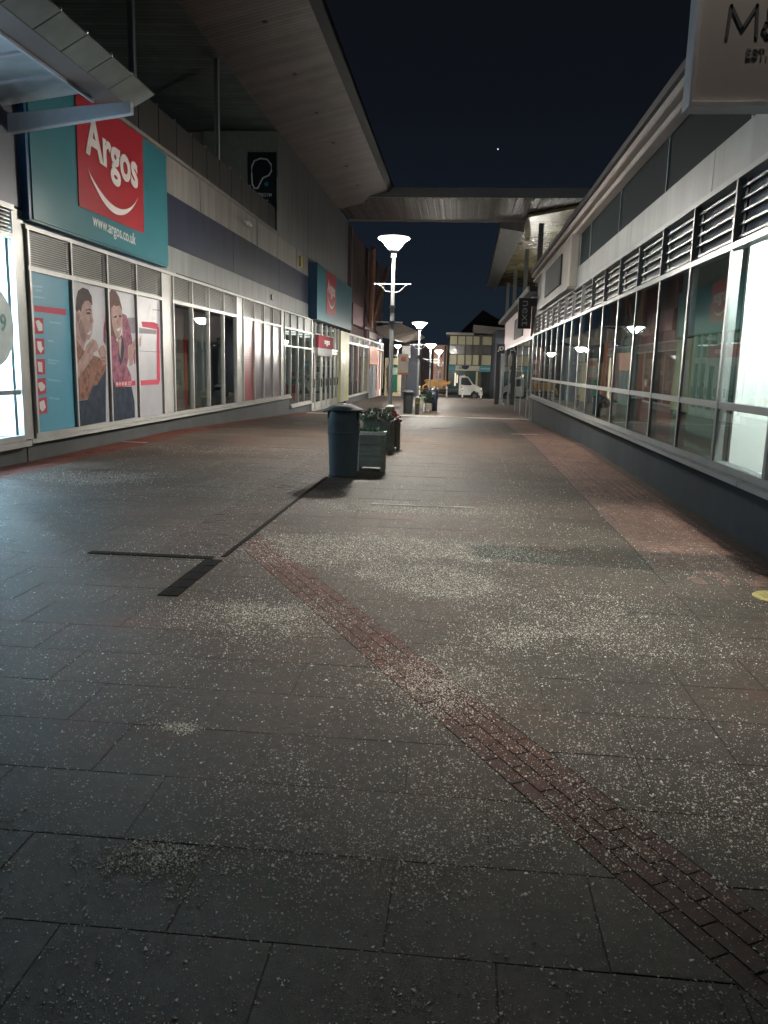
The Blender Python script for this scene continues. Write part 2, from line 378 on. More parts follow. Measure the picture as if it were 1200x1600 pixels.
def put_slab(b, q, th=.035, jit=.0009, gap=.0010, tiltz=.0007):
    cx = sum(p[0] for p in q)/len(q); cy = sum(p[1] for p in q)/len(q); n = len(q)
    base = random.gauss(0, jit*.5); tx, ty = random.gauss(0, tiltz), random.gauss(0, tiltz); gp = gap*random.uniform(.4, 1.9)
    def pt(p, ins, z):
        dx, dy = cx-p[0], cy-p[1]; L = math.hypot(dx, dy) or 1; k_ = ins*1.42/L
        x, y = p[0]+dx*k_, p[1]+dy*k_; return (x, y, gz(y)+z+base+tx*(x-cx)+ty*(y-cy))
    k = len(b.v)
    b.v += [pt(p, gp, -th) for p in q]+[pt(p, gp, -.0018) for p in q]+[pt(p, gp+.0022, 0) for p in q]
    for lv in (0, 1):
        for i in range(n): j = (i+1) % n; b.f.append((k+lv*n+i, k+lv*n+j, k+lv*n+n+j, k+lv*n+n+i)); b.m.append(0)
    b.f.append(tuple(k+2*n+i for i in range(n))); b.m.append(0)
slabs = []
xr = [-6.04]
cols_right = [(.80, 1.22), (1.22, 1.64)]
row = 0; y = -1.0
while y < 70:
    dy = .42 if y < 7 else .425
    off = (row*.31) % .62
    x = WL_BAND-(off) if True else 0
    xs = [WL_BAND]; x = WL_BAND+.62-off*.999
    while x < .62: 
        if x-xs[-1] > .08: xs.append(x)
        x += .62
    xs.append(.80)
    cells = [(a, b_) for a, b_ in zip(xs[:-1], xs[1:])]+cols_right
    if y < R_BAND[2]: cells += [(1.64, 2.06), (2.06, 2.44), (2.44, 2.80)]
    elif y > 31: cells += [(1.64, 2.2), (2.2, 2.98)]
    else: cells += [(2.62, 2.86)]
    for a, b_ in cells:
        for q in slab_pieces((a, b_, y, y+dy)): slabs.append(q)
    y += dy; row += 1
def size_in_photo(q):
    cx = sum(p[0] for p in q)/len(q); cy = sum(p[1] for p in q)/len(q)
    if cy < 1.2: return 0
    pr = (np.array([cx, cy, 0])-EYE)@ROT; u = 600+F_*pr[0]/pr[2]; v = 800+F_*pr[1]/pr[2]
    if u < -60 or u > 1260 or v > 1700: return 0
    return area(q)/cy**3
slabs.sort(key=size_in_photo, reverse=True)
for q in slabs[:296]:
    b = MB(); put_slab(b, q); b.build('slab', slab_m, pav)
b = MB()
for q in slabs[296:]:
    if area(q) < .003: continue
    put_slab(b, q)
b.build('slabs_further_off', slab_m, pav, kind='stuff')

def brick_field(name, quads, m, nsingle=300, jit=.0012):
    base = MB(); base_o = None
    quads.sort(key=size_in_photo, reverse=True)
    # bed under the bricks is the structure's own mesh
    xs = [p for q in quads for p in q]
    b = MB()
    for q in quads[nsingle:]: put_slab(b, q, .034, jit, .0012, .003)
    par = b.build(name, m, kind='structure') if quads[nsingle:] else None
    if par is None:
        par = bpy.data.objects.new(name, None); COL.objects.link(par); par['kind'] = 'structure'
    ORG[par] = (0, 0, 0)
    for q in quads[:nsingle]:
        b = MB(); put_slab(b, q, .034, jit, .0012, .003); b.build('brick', m, par)
    return par
def rect(x0, x1, y0, y1): return [(x0, y0), (x1, y0), (x1, y1), (x0, y1)]
# long band beside the lamp row, right band along the shop wall, left band under the red fascia side
qs = []
w = (L_BAND[1]-L_BAND[0])/6
for i in range(6):
    y = L_BAND[2]+(i % 2)*-.0+.0; y0 = y
    if i % 2: qs.append(rect(L_BAND[0]+i*w, L_BAND[0]+(i+1)*w, y0, y0+.11)); y0 += .11
    while y0 < 30: qs.append(rect(L_BAND[0]+i*w, L_BAND[0]+(i+1)*w, y0, y0+.22)); y0 += .22
brick_field('brick_band', qs, brown_brick_m, 290)
qs = []; w = .107
for i in range(9):
    y0 = R_BAND[2]+(.11 if i % 2 else 0)
    if i % 2: qs.append(rect(R_BAND[0]+i*w, R_BAND[0]+(i+1)*w, R_BAND[2], y0))
    while y0 < 31: qs.append(rect(R_BAND[0]+i*w, R_BAND[0]+(i+1)*w, y0, y0+.215)); y0 += .215
brick_field('wall_side_brick_band', qs, pink_brick_m, 290)
qs = []
for i in range(6):
    y0 = 2.+(.11 if i % 2 else 0)
    while y0 < 35: qs.append(rect(-6.70+i*.11, -6.70+(i+1)*.11, y0, y0+.22)); y0 += .22
brick_field('shopfront_brick_band', qs, rust_brick_m, 120)
qs = []; Dd = Vector((.4902, -.8716)); ww = (D1-D0)/4
for i in range(4):
    t = -7.25+(.09 if i % 2 else 0)
    while t < .6:
        P = [DN*(D0+i*ww+.004)+Dd*t, DN*(D0+(i+1)*ww)+Dd*t, DN*(D0+(i+1)*ww)+Dd*(t+.2), DN*(D0+i*ww+.004)+Dd*(t+.2)]
        # in the (normal, direction) frame
        P = [(p.x, p.y) for p in P]
        if min(p[0] for p in P) > -1.94: qs.append(P)
        t += .202
def ccw(q):
    s_ = sum(q[i][0]*q[(i+1) % len(q)][1]-q[(i+1) % len(q)][0]*q[i][1] for i in range(len(q)))
    return q if s_ > 0 else q[::-1]
brick_field('diagonal_brick_band', [ccw(q) for q in qs], brick_m, 260, .0012)
# dark bricks: the T where the bands meet (laid just proud of the slabs they replace)
qs = [rect(-3.05+i*.215, -3.05+(i+1)*.215, 6.20, 6.29) for i in range(5)]
for k_ in range(2):
    for i in range(5): qs.append(rect(-2.03+k_*.075, -2.03+(k_+1)*.075, 5.13+i*.212, 5.13+(i+1)*.212))
b = MB(); par = bpy.data.objects.new('dark_brick_row', None); COL.objects.link(par); par['kind'] = 'structure'; ORG[par] = (0, 0, 0)
for q in qs:
    bb = MB(); put_slab(bb, q, .03, .001, .003, .002); bb.v = [(a, b_, c_+.006) for a, b_, c_ in bb.v]; bb.build('brick', bdark_m, par)
# thin dark line from the T up to the bin
b = MB(); b.hexa([(-1.93, 6.3, -.03), (-1.885, 6.3, -.03), (-1.85, 11.3, -.03), (-1.895, 11.3, -.03), (-1.93, 6.3, .005), (-1.885, 6.3, .005), (-1.85, 11.3, .005), (-1.895, 11.3, .005)])
b.build('dark_line', bdark_m, par)
# granite strip across the street where the slope steepens, second one near the road
for nm, ya in (('flush_kerb', 32.5),):
    b = MB()
    for i in range(22):
        x = -6.3+i*.43; yo = ya+.0018*(x+2)**2*20*.15
        b.box(x, x+.42, yo, yo+.32, gz(ya)-.06, gz(ya)+.012)
    b.build(nm, mat('kerb_granite', (.34, .32, .29)), kind='structure')
# worn pale stripe marks
mk = mat('pale_worn_mark', (.30, .28, .25), .8, 0, .4, 9)
b = MB()
for px, py, l_ in ((210, 691, .5), (295, 669, .6), (482, 659, .9), (640, 790, .9), (700, 792, .6), (820, 680, .7), (700, 668, .9)):
    p = at(px, py, Z=gz(14) if py > 680 else gz(22)); b.box(p[0]-l_/2, p[0]+l_/2, p[1]-.035, p[1]+.035, gz(p[1])+.002, gz(p[1])+.006)
b.build('worn_floor_marks', mk, kind='structure')
# round inspection cover by the right wall
p = (2.36, 5.87, 0)
t = thing('inspection_cover', p, 'round pale yellow metal cover set in the paving beside the right shop wall', 'manhole cover')
MB().lathe([(.15, -.02), (.15, .004), (.142, .010), (.13, .010), (.125, .006)], p, 28).build('cover_rim', mat('cover_brass', (.42, .36, .14), .45, .4, .2, 20, .4, 60), t)
b = MB().lathe([(.12, -.02), (.12, .0075)], p, 28)
for i in range(5):
    for j in range(5):
        x, y_ = p[0]-.08+i*.04, p[1]-.08+j*.04
        if math.hypot(x-p[0], y_-p[1]) < .1: b.box(x-.01, x+.01, y_-.005, y_+.005, .0075, .011)
b.build('cover_plate', mat('cover_brass', (.42, .36, .14)), t)

# ------------------------------------------------------------------ grit salt scattered over the paving
def salt():
    def vn(x, y, sc, seed):
        r = np.random.default_rng(seed).random((256, 256)); X = x*sc+40; Y_ = y*sc+40
        i = np.floor(X).astype(int); j = np.floor(Y_).astype(int); fx = X-i; fy = Y_-j; fx = fx*fx*(3-2*fx); fy = fy*fy*(3-2*fy)
        g = lambda a, b: r[a % 256, b % 256]
        return (g(i, j)*(1-fx)+g(i+1, j)*fx)*(1-fy)+(g(i, j+1)*(1-fx)+g(i+1, j+1)*fx)*fy
    N = 1500000
    y = 1.15*np.exp(rng.random(N)*math.log(15/1.15)); x = rng.uniform(-1, 1, N)*(y*.62+.5)-.04*y
    # density falls from even log sampling: weight to constant per area up to 6 m, then thinner
    keep = (y/15)**2*6.
    d = .30*vn(x, y, .9, 1)+.35*vn(x, y, 2.7, 2)+.35*vn(x, y, 9, 3)
    d = np.clip((d-.26)*2.1, .20, 1.15)
    core = np.exp(-((x-.1-.02*y)/2.2)**2)*np.exp(-((y-5)/4.5)**2); d = d*(.42+.62*core)*np.interp(y,[2.6,4.2,6],[1.1,.55,.26])
    blobs = [(560, 1300, .5, 1., .3), (1000, 1250, .5, 1., .4), (900, 960, .6, 1.2, .5), (280, 1137, .07, 14, .035), (250, 1335, .16, 3.5, .08), (205, 1345, .14, 3, .05), (450, 970, .3, 2, .3), (690, 915, .30, 9, .22), (650, 895, .35, 6, .2), (640, 1045, .22, 3, .25),
             (590, 857, .7, 3, .4), (140, 745, .5, 5, .4), (760, 862, .4, 3, .3), (780, 1000, .25, 2, .3), (730, 1060, .3, 1.4, .3), (640, 795, .8, 1.5, .3), (500, 860, .5, 2, .5), (350, 700, 1., 1.5, .6),
             (700, 1090, .25, 2, .25), (1000, 1010, .5, 1.2, .3), (820, 1000, .2, 2, .2), (380, 960, .4, 2, .3)]
    for px, py, sx_, k_, sy_ in blobs:
        c_ = at(px, py, Z=0); wob = .6+.9*vn(x, y, 6, 9)
        d = d+k_*wob*np.exp(-((x-c_[0])/sx_)**2-((y-c_[1])/sy_)**2)*(.45+1.1*vn(x, y, 14, 11)*vn(x, y, 5, 12))
    pk = np.clip(keep*d*.9*np.interp(y, [2.2, 3.2, 4, 6], [1.1, .72, .62, .75]), 0, 1); m = rng.random(N) < pk
    m &= (x > -6) & (x < 2.6) & (rng.random(N) < np.where(y > 9, (9/y)**2, 1))
    x = x[m]; y = y[m]; n = len(x)
    s = np.exp(rng.normal(math.log(.0021), .48, n)); s = np.clip(s, .0009, .0075)*np.where(y > 4, .9, .98)
    z = np.array([gz(t_) for t_ in y]) if False else np.interp(y, [-50, 18, 36], [0, 0, -.48])
    tet = np.array([[1, 0, -.25], [-.5, .87, -.25], [-.5, -.87, -.25], [.1, .1, .9]])
    a = rng.random(n)*6.283; ca, sa = np.cos(a), np.sin(a); st = rng.uniform(.6, 1.7, n); hz = rng.uniform(.5, 1.1, n)
    V = np.empty((n, 4, 3))
    for k_ in range(4):
        ux, uy, uz = tet[k_]; jx = ux*st+rng.normal(0, .15, n); jy = uy+rng.normal(0, .15, n)
        V[:, k_, 0] = x+s*(jx*ca-jy*sa); V[:, k_, 1] = y+s*(jx*sa+jy*ca); V[:, k_, 2] = z+s*uz*hz+.0012
    idx = np.arange(n)[:, None, None]*4+np.array([[0, 1, 3], [1, 2, 3], [2, 0, 3]])[None]
    me = bpy.data.meshes.new('grit_salt'); me.vertices.add(n*4); me.vertices.foreach_set('co', V.reshape(-1))
    me.loops.add(n*9); me.loops.foreach_set('vertex_index', idx.reshape(-1).astype(np.int32))
    me.polygons.add(n*3); me.polygons.foreach_set('loop_start', (np.arange(n*3)*3).astype(np.int32)); me.update(calc_edges=True)
    me.materials.append(mat('grit_salt', (.62, .58, .52), .7, 0, .25, 60, island=.35))
    ob = bpy.data.objects.new('grit_salt', me); COL.objects.link(ob); ob['kind'] = 'stuff'
    tag(ob, 'white grit salt grains scattered over the paving', 'road salt'); print('salt grains', n)
salt()

# ------------------------------------------------------------------ LEFT: facade kit
XL = -6.6
def room(parent, y0, y1, xa, depth, z0, z1, wm=wallint, fm=floorint):
    sgn = -1 if xa < 0 else 1; xb = xa+sgn*depth
    b = MB()
    lo, hi = min(xa, xb), max(xa, xb); t_ = .06
    b.box(xb-t_ if sgn < 0 else xb, xb if sgn < 0 else xb+t_, y0, y1, z0, z1, wm)
    b.box(lo, hi, y0-t_, y0, z0, z1, wm); b.box(lo, hi, y1, y1+t_, z0, z1, wm)
    b.box(lo, hi, y0, y1, z0-t_, z0, fm); b.box(lo, hi, y0, y1, z1, z1+t_, wm)
    return b.build('shop_interior', None, parent)
def louvre(parent, y0, y1, z0, z1, x, n, sgn, single, m=slat_m, deep=.05, th=.018, slope=.03):
    """louvre bay: dark back and blades; blades are sub-parts when they can be told apart"""
    bk = MB().box(x-sgn*.09, x-sgn*.07, y0, y1, z0, z1).build('louvre', gap_m, parent)
    p_ = (z1-z0)/n
    def blade(zc, ya, yb):
        b = MB(); x0, x1 = x-sgn*(deep+.01), x
        b.hexa([(x0, ya, zc+slope), (x1, ya, zc), (x1, yb, zc), (x0, yb, zc+slope), (x0, ya, zc+th+slope), (x1, ya, zc+th), (x1, yb, zc+th), (x0, yb, zc+th+slope)] if sgn > 0 else
               [(x1, ya, zc), (x0, ya, zc+slope), (x0, yb, zc+slope), (x1, yb, zc), (x1, ya, zc+th), (x0, ya, zc+th+slope), (x0, yb, zc+th+slope), (x1, yb, zc+th)])
        return b
    if single:
        me = blade(0, y0, y1); me.mats = [m]; me = me.mesh('slat', (x, y0, 0))
        for i in range(n): inst('slat', me, (x, y0, z0+p_*(i+.3)), bk)
    else:
        b = MB()
        for i in range(n):
            q = blade(z0+p_*(i+.3), y0, y1); k = len(b.v); b.v += q.v; b.f += [tuple(k+j for j in f) for f in q.f]; b.m += q.m
        b.build('slats', m, bk, kind='stuff')
    return bk
def post(parent, y, z0, z1, x, w=.06, d=.09, m=frame_m, name='mullion', sgn=1):
    return MB().box(x-sgn*d*.75, x+sgn*d*.25, y-w/2, y+w/2, z0, z1).build(name, m, parent)
def rail(parent, y0, y1, z0, z1, xa, xb, m=frame_m, name='transom'):
    return MB().box(xa, xb, y0, y1, z0, z1).build(name, m, parent)
def pane(parent, y0, y1, z0, z1, x, m=glass_m):
    t_ = MB().box(x-.006, x+.006, y0, y1, z0, z1).build('window_pane', m, parent); return t_

# ---- near shop with the bright window (under the glass canopy)
ns = thing('bright_shop', (XL, 6, 0), 'bright shop at the left edge with blue-white lit window under the glass canopy', 'shop')
NB = [-2.2, -.6, 1.0, 2.6, 4.2, 5.8, 7.4, 9.0, 10.3, 11.58]
MB().box(XL-.25, XL-.06, -2.2, 11.72, -.1, .25).build('plinth', plinth_m, ns)
MB().box(XL-.05, XL+.05, -2.2, 11.70, .255, .34).build('window_sill', frame_m, ns)
rail(ns, -2.2, 11.60, .345, .43, XL-.08, XL+.01)
for y_ in NB: post(ns, y_, .432, 3.30, XL, .07)
for a, b_ in zip(NB[:-1], NB[1:]):
    rail(ns, a+.04, b_-.04, 1.045, 1.115, XL-.06, XL, dark_m if False else frame_g, 'mid_rail')
    pane(ns, a+.035, b_-.035, .435, 1.043, XL-.035); pane(ns, a+.035, b_-.035, 1.117, 3.30, XL-.035)
    rail(ns, a, b_-.002, 3.302, 3.37, XL-.07, XL+.012)
    louvre(ns, a+.04, b_-.04, 3.375, 3.70, XL-.01, 6, 1, a > 8)
rail(ns, -2.2, 11.62, 3.702, 3.78, XL-.08, XL+.02)
MB().box(XL-.16, XL-.03, 11.62, 11.93, .35, 3.75).build('corner_panel', frame_m, ns)
MB().box(XL-.2, XL-.02, -2.2, 11.9, 3.785, 6.9).build('fascia', mat('near_fascia', (.11, .115, .14), .35, .1, .12, 2), ns)
room(ns, -2.1, 11.55, XL-.12, 4.2, .42, 3.6, mat('white_inner_wall', (.75, .80, .85), .7))
lit = emis('cool_tube', (.60, .80, 1.0), 60.0)
for y_ in (7.5, 10.0):
    MB().box(XL-2.6, XL-.9, y_, y_+.12, 3.5, 3.55).build('ceiling_light', lit, ns)
for x_, y_, h0, h1 in ((XL-.45, 11.30, .5, 3.2), (XL-.35, 10.1, .5, 3.2), (XL-1.1, 11.42, .5, 3.3)):
    MB().box(x_-.03, x_+.03, y_, y_+.05, h0, h1).build('light_tube', emis('window_tube', (.55, .80, 1.0), 230.), ns)
for x_, y_ in ((XL-.62, 11.05), (XL-.95, 10.72)):
    MB().box(x_-.02, x_+.14, y_, y_+.04, .44, 3.2).build('display_panel', mat('dim_blue_panel', (.20, .33, .48), .4), ns)
bk = MB(); bk.extrude([(XL-.026, 10.93+.56*math.cos(a*math.pi/18), 2.03+.58*math.sin(a*math.pi/18)) for a in range(36)], (.004, 0, 0), mat('pale_sticker', (.60, .72, .72), .5))
st = bk.build('round_sticker', None, ns)
letters('numeral', '9', .34, (XL-.018, 11.14, 1.97), (0, 1, 0), (0, 0, 1), mat('teal_print', (.03, .22, .25), .5), st, ext=.002, bold=.006)

# ---- glass canopy over it
gc = thing('glass_canopy', (-5.2, 6, 4.9), 'glass canopy on white steel beams jutting out above the bright shop window', 'canopy')
wb = mat('white_beam_paint', (.50, .53, .58), .4, .1, .1, 4)
for y_ in (11.70, 8.2, 4.7, 1.2):
    MB().hexa([(-6.72, y_-.06, 4.76), (-4.79, y_-.06, 5.03), (-4.79, y_+.06, 5.03), (-6.72, y_+.06, 4.76), (-6.72, y_-.06, 5.02), (-4.79, y_-.06, 5.19), (-4.79, y_+.06, 5.19), (-6.72, y_+.06, 5.02)]).build('beam', wb, gc, bevel=.008)
zf = lambda x_, o_=0: 5.10+(x_+6.7)*.135+o_
MB().hexa([(-5.30, -1, 5.20), (-5.0, -1, 5.26), (-5.0, 12.0, 5.26), (-5.30, 12.0, 5.20), (-5.30, -1, 5.30), (-5.0, -1, 5.36), (-5.0, 12.0, 5.36), (-5.30, 12.0, 5.30)]).build('fascia_beam', mat('taupe_beam', (.16, .14, .14), .5, .1, .1, 3), gc)
MB().hexa([(-5.34, -1, 5.16), (-5.302, -1, 5.16), (-5.302, 11.62, 5.16), (-5.34, 11.62, 5.16), (-5.34, -1, 5.26), (-5.302, -1, 5.26), (-5.302, 11.62, 5.26), (-5.34, 11.62, 5.26)]).build('white_edge_bar', wb, gc)
cg = frosted('canopy_glass', (.62, .68, .70), trans=.35)
k = 0; yv = [12.25, 11.42, 10.78, 10.08, 9.44, 8.78, 8.1, 7.4, 6.7, 6., 5.3, 4.6, 3.9]
for a, b_ in zip(yv[1:], yv[:-1]):
    MB().hexa([(-5.0, a+.012, 5.27), (-4.66, a+.012, 5.45), (-4.66, b_-.012, 5.45), (-5.0, b_-.012, 5.27), (-5.0, a+.012, 5.29), (-4.66, a+.012, 5.47), (-4.66, b_-.012, 5.47), (-5.0, b_-.012, 5.29)]).build('edge_panel', frosted('edge_glass', (.34, .34, .31), trans=.3), gc)
    MB().lathe([(.018, 0), (.026, .012), (.026, .03), (.01, .04)], (-4.67, a, 5.46), 8).build('glass_clip', steel_m, gc)
yb = [11.6, 10.80, 10.04, 9.34, 8.6, 7.9, 7.2, 6.5, 5.8, 5.1]
for a, b_ in zip(yb[1:], yb[:-1]):
    MB().hexa([(-6.7, a+.03, zf(-6.7)), (-5.345, a+.03, zf(-5.345)), (-5.345, b_-.03, zf(-5.345)), (-6.7, b_-.03, zf(-6.7)), (-6.7, a+.03, zf(-6.7)+.015), (-5.345, a+.03, zf(-5.345)+.015), (-5.345, b_-.03, zf(-5.345)+.015), (-6.7, b_-.03, zf(-6.7)+.015)]).build('glass_panel', cg, gc)
    MB().hexa([(-6.7, a-.025, zf(-6.7)-.03), (-5.345, a-.025, zf(-5.345)-.03), (-5.345, a+.025, zf(-5.345)-.03), (-6.7, a+.025, zf(-6.7)-.03), (-6.7, a-.025, zf(-6.7)+.03), (-5.345, a-.025, zf(-5.345)+.03), (-5.345, a+.025, zf(-5.345)+.03), (-6.7, a+.025, zf(-6.7)+.03)]).build('glazing_bar', wb, gc)

for y_ in (9.6, 7.6):  # unseen tube lights added to brighten the canopy from below
    q_ = MB().box(-6.42, -6.30, y_-.6, y_+.6, 4.56, 4.60).build('added_batten_light', dark_m, gc)
    MB().tube([(-6.36, y_-.58, 4.63), (-6.36, y_+.58, 4.63)], .018, 8, emis('added_batten_glow', (.62, .80, 1.), 42.)).build('tube', None, q_)

# ---- long store building
lb = thing('store_building', (XL, 29, 0), 'long store with poster windows, navy cladding band and a balcony under a deep soffit', 'building')
M1 = [11.97, 13.32, 14.70, 16.04, 17.43]; M2 = [18.13, 19.45, 20.74, 22.06, 23.36]; M3 = [24.11, 25.40, 26.65, 27.94, 29.22]; M4 = [29.88, 30.95, 32.33, 33.67, 35.35]
ZB, ZT, LT = .43, 2.90, 3.50
MB().hexa([(XL-.2, 11.74, -.1), (XL-.05, 11.74, -.1), (XL-.05, 31.1, -.6), (XL-.2, 31.1, -.6), (XL-.2, 11.74, .25), (XL-.05, 11.74, .25), (XL-.05, 31.1, .28), (XL-.2, 31.1, .28)]).build('plinth', plinth_m, lb)
MB().box(XL-.2, XL-.05, 31.102, 35.4, -.8, -.12).build('plinth', plinth_m, lb)
rail(lb, 11.74, 31.0, .285, .35, XL-.05, XL+.045, frame_m, 'window_sill'); rail(lb, 11.94, 31.0, .353, ZB-.002, XL-.09, XL)
rail(lb, 30.98, 35.4, -.118, -.03, XL-.05, XL+.045, frame_m, 'window_sill'); rail(lb, 31.04, 35.3, -.028, .03, XL-.09, XL)
for grp in (M1, M2, M3, M4):
    rail(lb, grp[0]-.03, grp[-1]+.03, ZT+.002, ZT+.075, XL-.08, XL+.012)
    for i, y_ in enumerate(grp):
        z0 = ZB if not (grp is M4 and i >= 2) else .032
        post(lb, y_, z0, ZT, XL, .055 if grp is not M4 or i < 4 else .11); post(lb, y_, ZT+.077, LT, XL, .055)
rail(lb, 11.9, 35.4, LT+.002, LT+.065, XL-.08, XL+.02, frame_m, 'head_rail')
for y0, y1 in ((17.47, 18.09), (23.40, 24.07), (29.26, 29.84)):
    MB().box(XL-.11, XL-.015, y0, y1, ZB, LT-.002).build('column_cover', frame_m, lb)
for gi, grp in enumerate((M1, M2, M3, M4)):
    for a, b_ in zip(grp[:-1], grp[1:]):
        if gi < 3: louvre(lb, a+.03, b_-.03, ZT+.08, LT-.005, XL-.012, 15, 1, gi == 0, th=.012, deep=.03, slope=.012)
        else: MB().box(XL-.05, XL-.03, a+.03, b_-.03, ZT+.08, LT-.005).build('blank_panel', mat('grey_blank', (.16, .18, .19), .4), lb)
# posters
def poster(y0, y1, base, label=None):
    return MB().box(XL-.05, XL-.03, y0+.03, y1-.03, ZB, ZT).build('window_poster', base, lb, **({'label': label} if label else {}))
def flat(parent, pts, m, layer, name='print', cvt=None):
    b = MB(); Q = []
    for x, y_ in pts:
        px, py = cvt(x, y_); q = at(px, py, X=XL-.03); Q.append((XL-.029+layer*.0012, q[1], q[2]))
    b.extrude(Q, (.001, 0, 0), m); return b
c4 = lambda x, y_: (100+x/5.7125, 400+y_/5.7125)
c2 = lambda x, y_: (x/3, 320+y_/3)
P1 = poster(M1[0], M1[1], print_b, 'blue poster with a column of red icons')
P2 = poster(M1[1], M1[2], print_w, 'pale poster of a smiling man in a rust shirt')
P3 = poster(M1[2], M1[3], print_w, 'pale poster of a woman in a mauve cardigan')
P4 = poster(M1[3], M1[4], print_w, 'pale poster with a red bracket')
def art(parent, name, items, cvt):
    out = MB()
    for pts, m, ly in items:
        q = flat(parent, pts, m, ly, cvt=cvt); k = len(out.v); out.v += q.v
        out.f += [tuple(k+j for j in f) for f in q.f]; mi = out.mi(m); out.m += [mi]*len(q.f)
    return out.build(name, None, parent)
icons = [([(158, 470), (308, 490), (308, 518), (160, 500)], pink_m, 1)]
for sq in (((158, 527), (202, 532), (204, 605), (162, 605)), ((162, 625), (206, 628), (208, 700), (165, 703)), ((168, 722), (210, 722), (212, 795), (170, 797)), ((172, 815), (213, 810), (216, 885), (175, 893)), ((178, 908), (218, 900), (222, 975), (182, 983))):
    icons.append((list(sq), pink_m, 1))
for gl in ([(166, 545), (180, 540), (197, 560), (198, 590), (180, 592), (172, 570)], [(172, 640), (192, 640), (196, 665), (204, 672), (190, 695), (176, 675)], [(175, 735), (196, 738), (199, 785), (180, 782)], [(178, 835), (195, 830), (212, 850), (206, 868), (190, 875), (180, 855)], [(184, 925), (205, 915), (214, 950), (198, 970), (186, 955)]):
    icons.append((gl, white_m, 2))
faint = mat('print_faint', (.17, .42, .54), .35)
for x0, y0, w_ in ((150, 375, 50), (165, 395, 30), (150, 425, 60), (230, 545, 55), (222, 632, 30), (222, 722, 55), (222, 735, 40), (225, 815, 60), (228, 900, 50)):
    icons.append(([(x0, y0), (x0+w_, y0+w_*.12), (x0+w_, y0+w_*.12+9), (x0, y0+9)], faint, 1))
art(P1, 'printed_picture', icons, c2)
man = [([(125, 450), (108, 480), (105, 600), (110, 620), (180, 620), (215, 500), (252, 430), (245, 360), (215, 300), (165, 280), (125, 310), (108, 380), (103, 480)][1:], hair_m, 1),
       ([(104, 620), (108, 520), (112, 500), (135, 478), (148, 500), (160, 440), (185, 402), (215, 397), (240, 425), (250, 500), (252, 545), (264, 580), (252, 605), (253, 640), (246, 690), (228, 745), (205, 752), (182, 790), (172, 835), (120, 800), (102, 720)], skin_m, 2),
       ([(205, 690), (235, 665), (243, 672), (228, 700), (210, 705)], print_w, 3), ([(195, 505), (225, 500), (240, 515), (220, 522), (197, 516)], hair_m, 3), ([(190, 480), (222, 470), (240, 480), (240, 490), (215, 480), (192, 490)], hair_m, 3),
       ([(235, 540), (250, 580), (240, 600), (228, 590)], skin_s, 3), ([(110, 520), (130, 500), (138, 540), (128, 590), (114, 580)], skin_s, 3),
       ([(150, 560), (180, 640), (200, 720), (175, 780), (140, 700), (130, 620)], skin_s, 3),
       ([(104, 740), (165, 833), (215, 870), (300, 900), (372, 950), (378, 1010), (330, 1090), (290, 1150), (250, 1160), (210, 1280), (122, 1290), (108, 1000)], shirt_m, 3),
       ([(250, 1165), (300, 1120), (388, 985), (416, 1478), (131, 1520), (123, 1292), (210, 1282)], jeans_m, 2),
       ([(108, 1070), (113, 960), (165, 890), (195, 800), (250, 738), (285, 760), (303, 800), (298, 840), (262, 862), (255, 905), (215, 960), (160, 1040), (114, 1110)], skin_m, 4),
       ([(298, 842), (330, 800), (352, 800), (375, 850), (386, 880), (386, 955), (352, 985), (325, 930), (310, 880)], skin_m, 4),
       ([(200, 860), (250, 770), (258, 780), (215, 870)], skin_s, 5), ([(330, 900), (380, 900), (382, 912), (332, 915)], skin_s, 5), ([(330, 930), (384, 935), (384, 945), (335, 945)], skin_s, 5),
       ([(150, 1000), (165, 1100), (140, 1260), (130, 1100)], mat('print_dark_rust', (.16, .05, .03), .35), 4), ([(250, 960), (270, 1080), (225, 1240), (215, 1100)], mat('print_dark_rust', (.16, .05, .03)), 4),
       ([(378, 520), (352, 640), (350, 760), (386, 800), (386, 510)], cardi_m, 2)]
def clipy(pts, lo, hi): return [(min(max(x, lo), hi), y_) for x, y_ in pts]
art(P2, 'printed_picture', [(clipy(p, 66, 372+(0)), m, l) for p, m, l in man], c4)
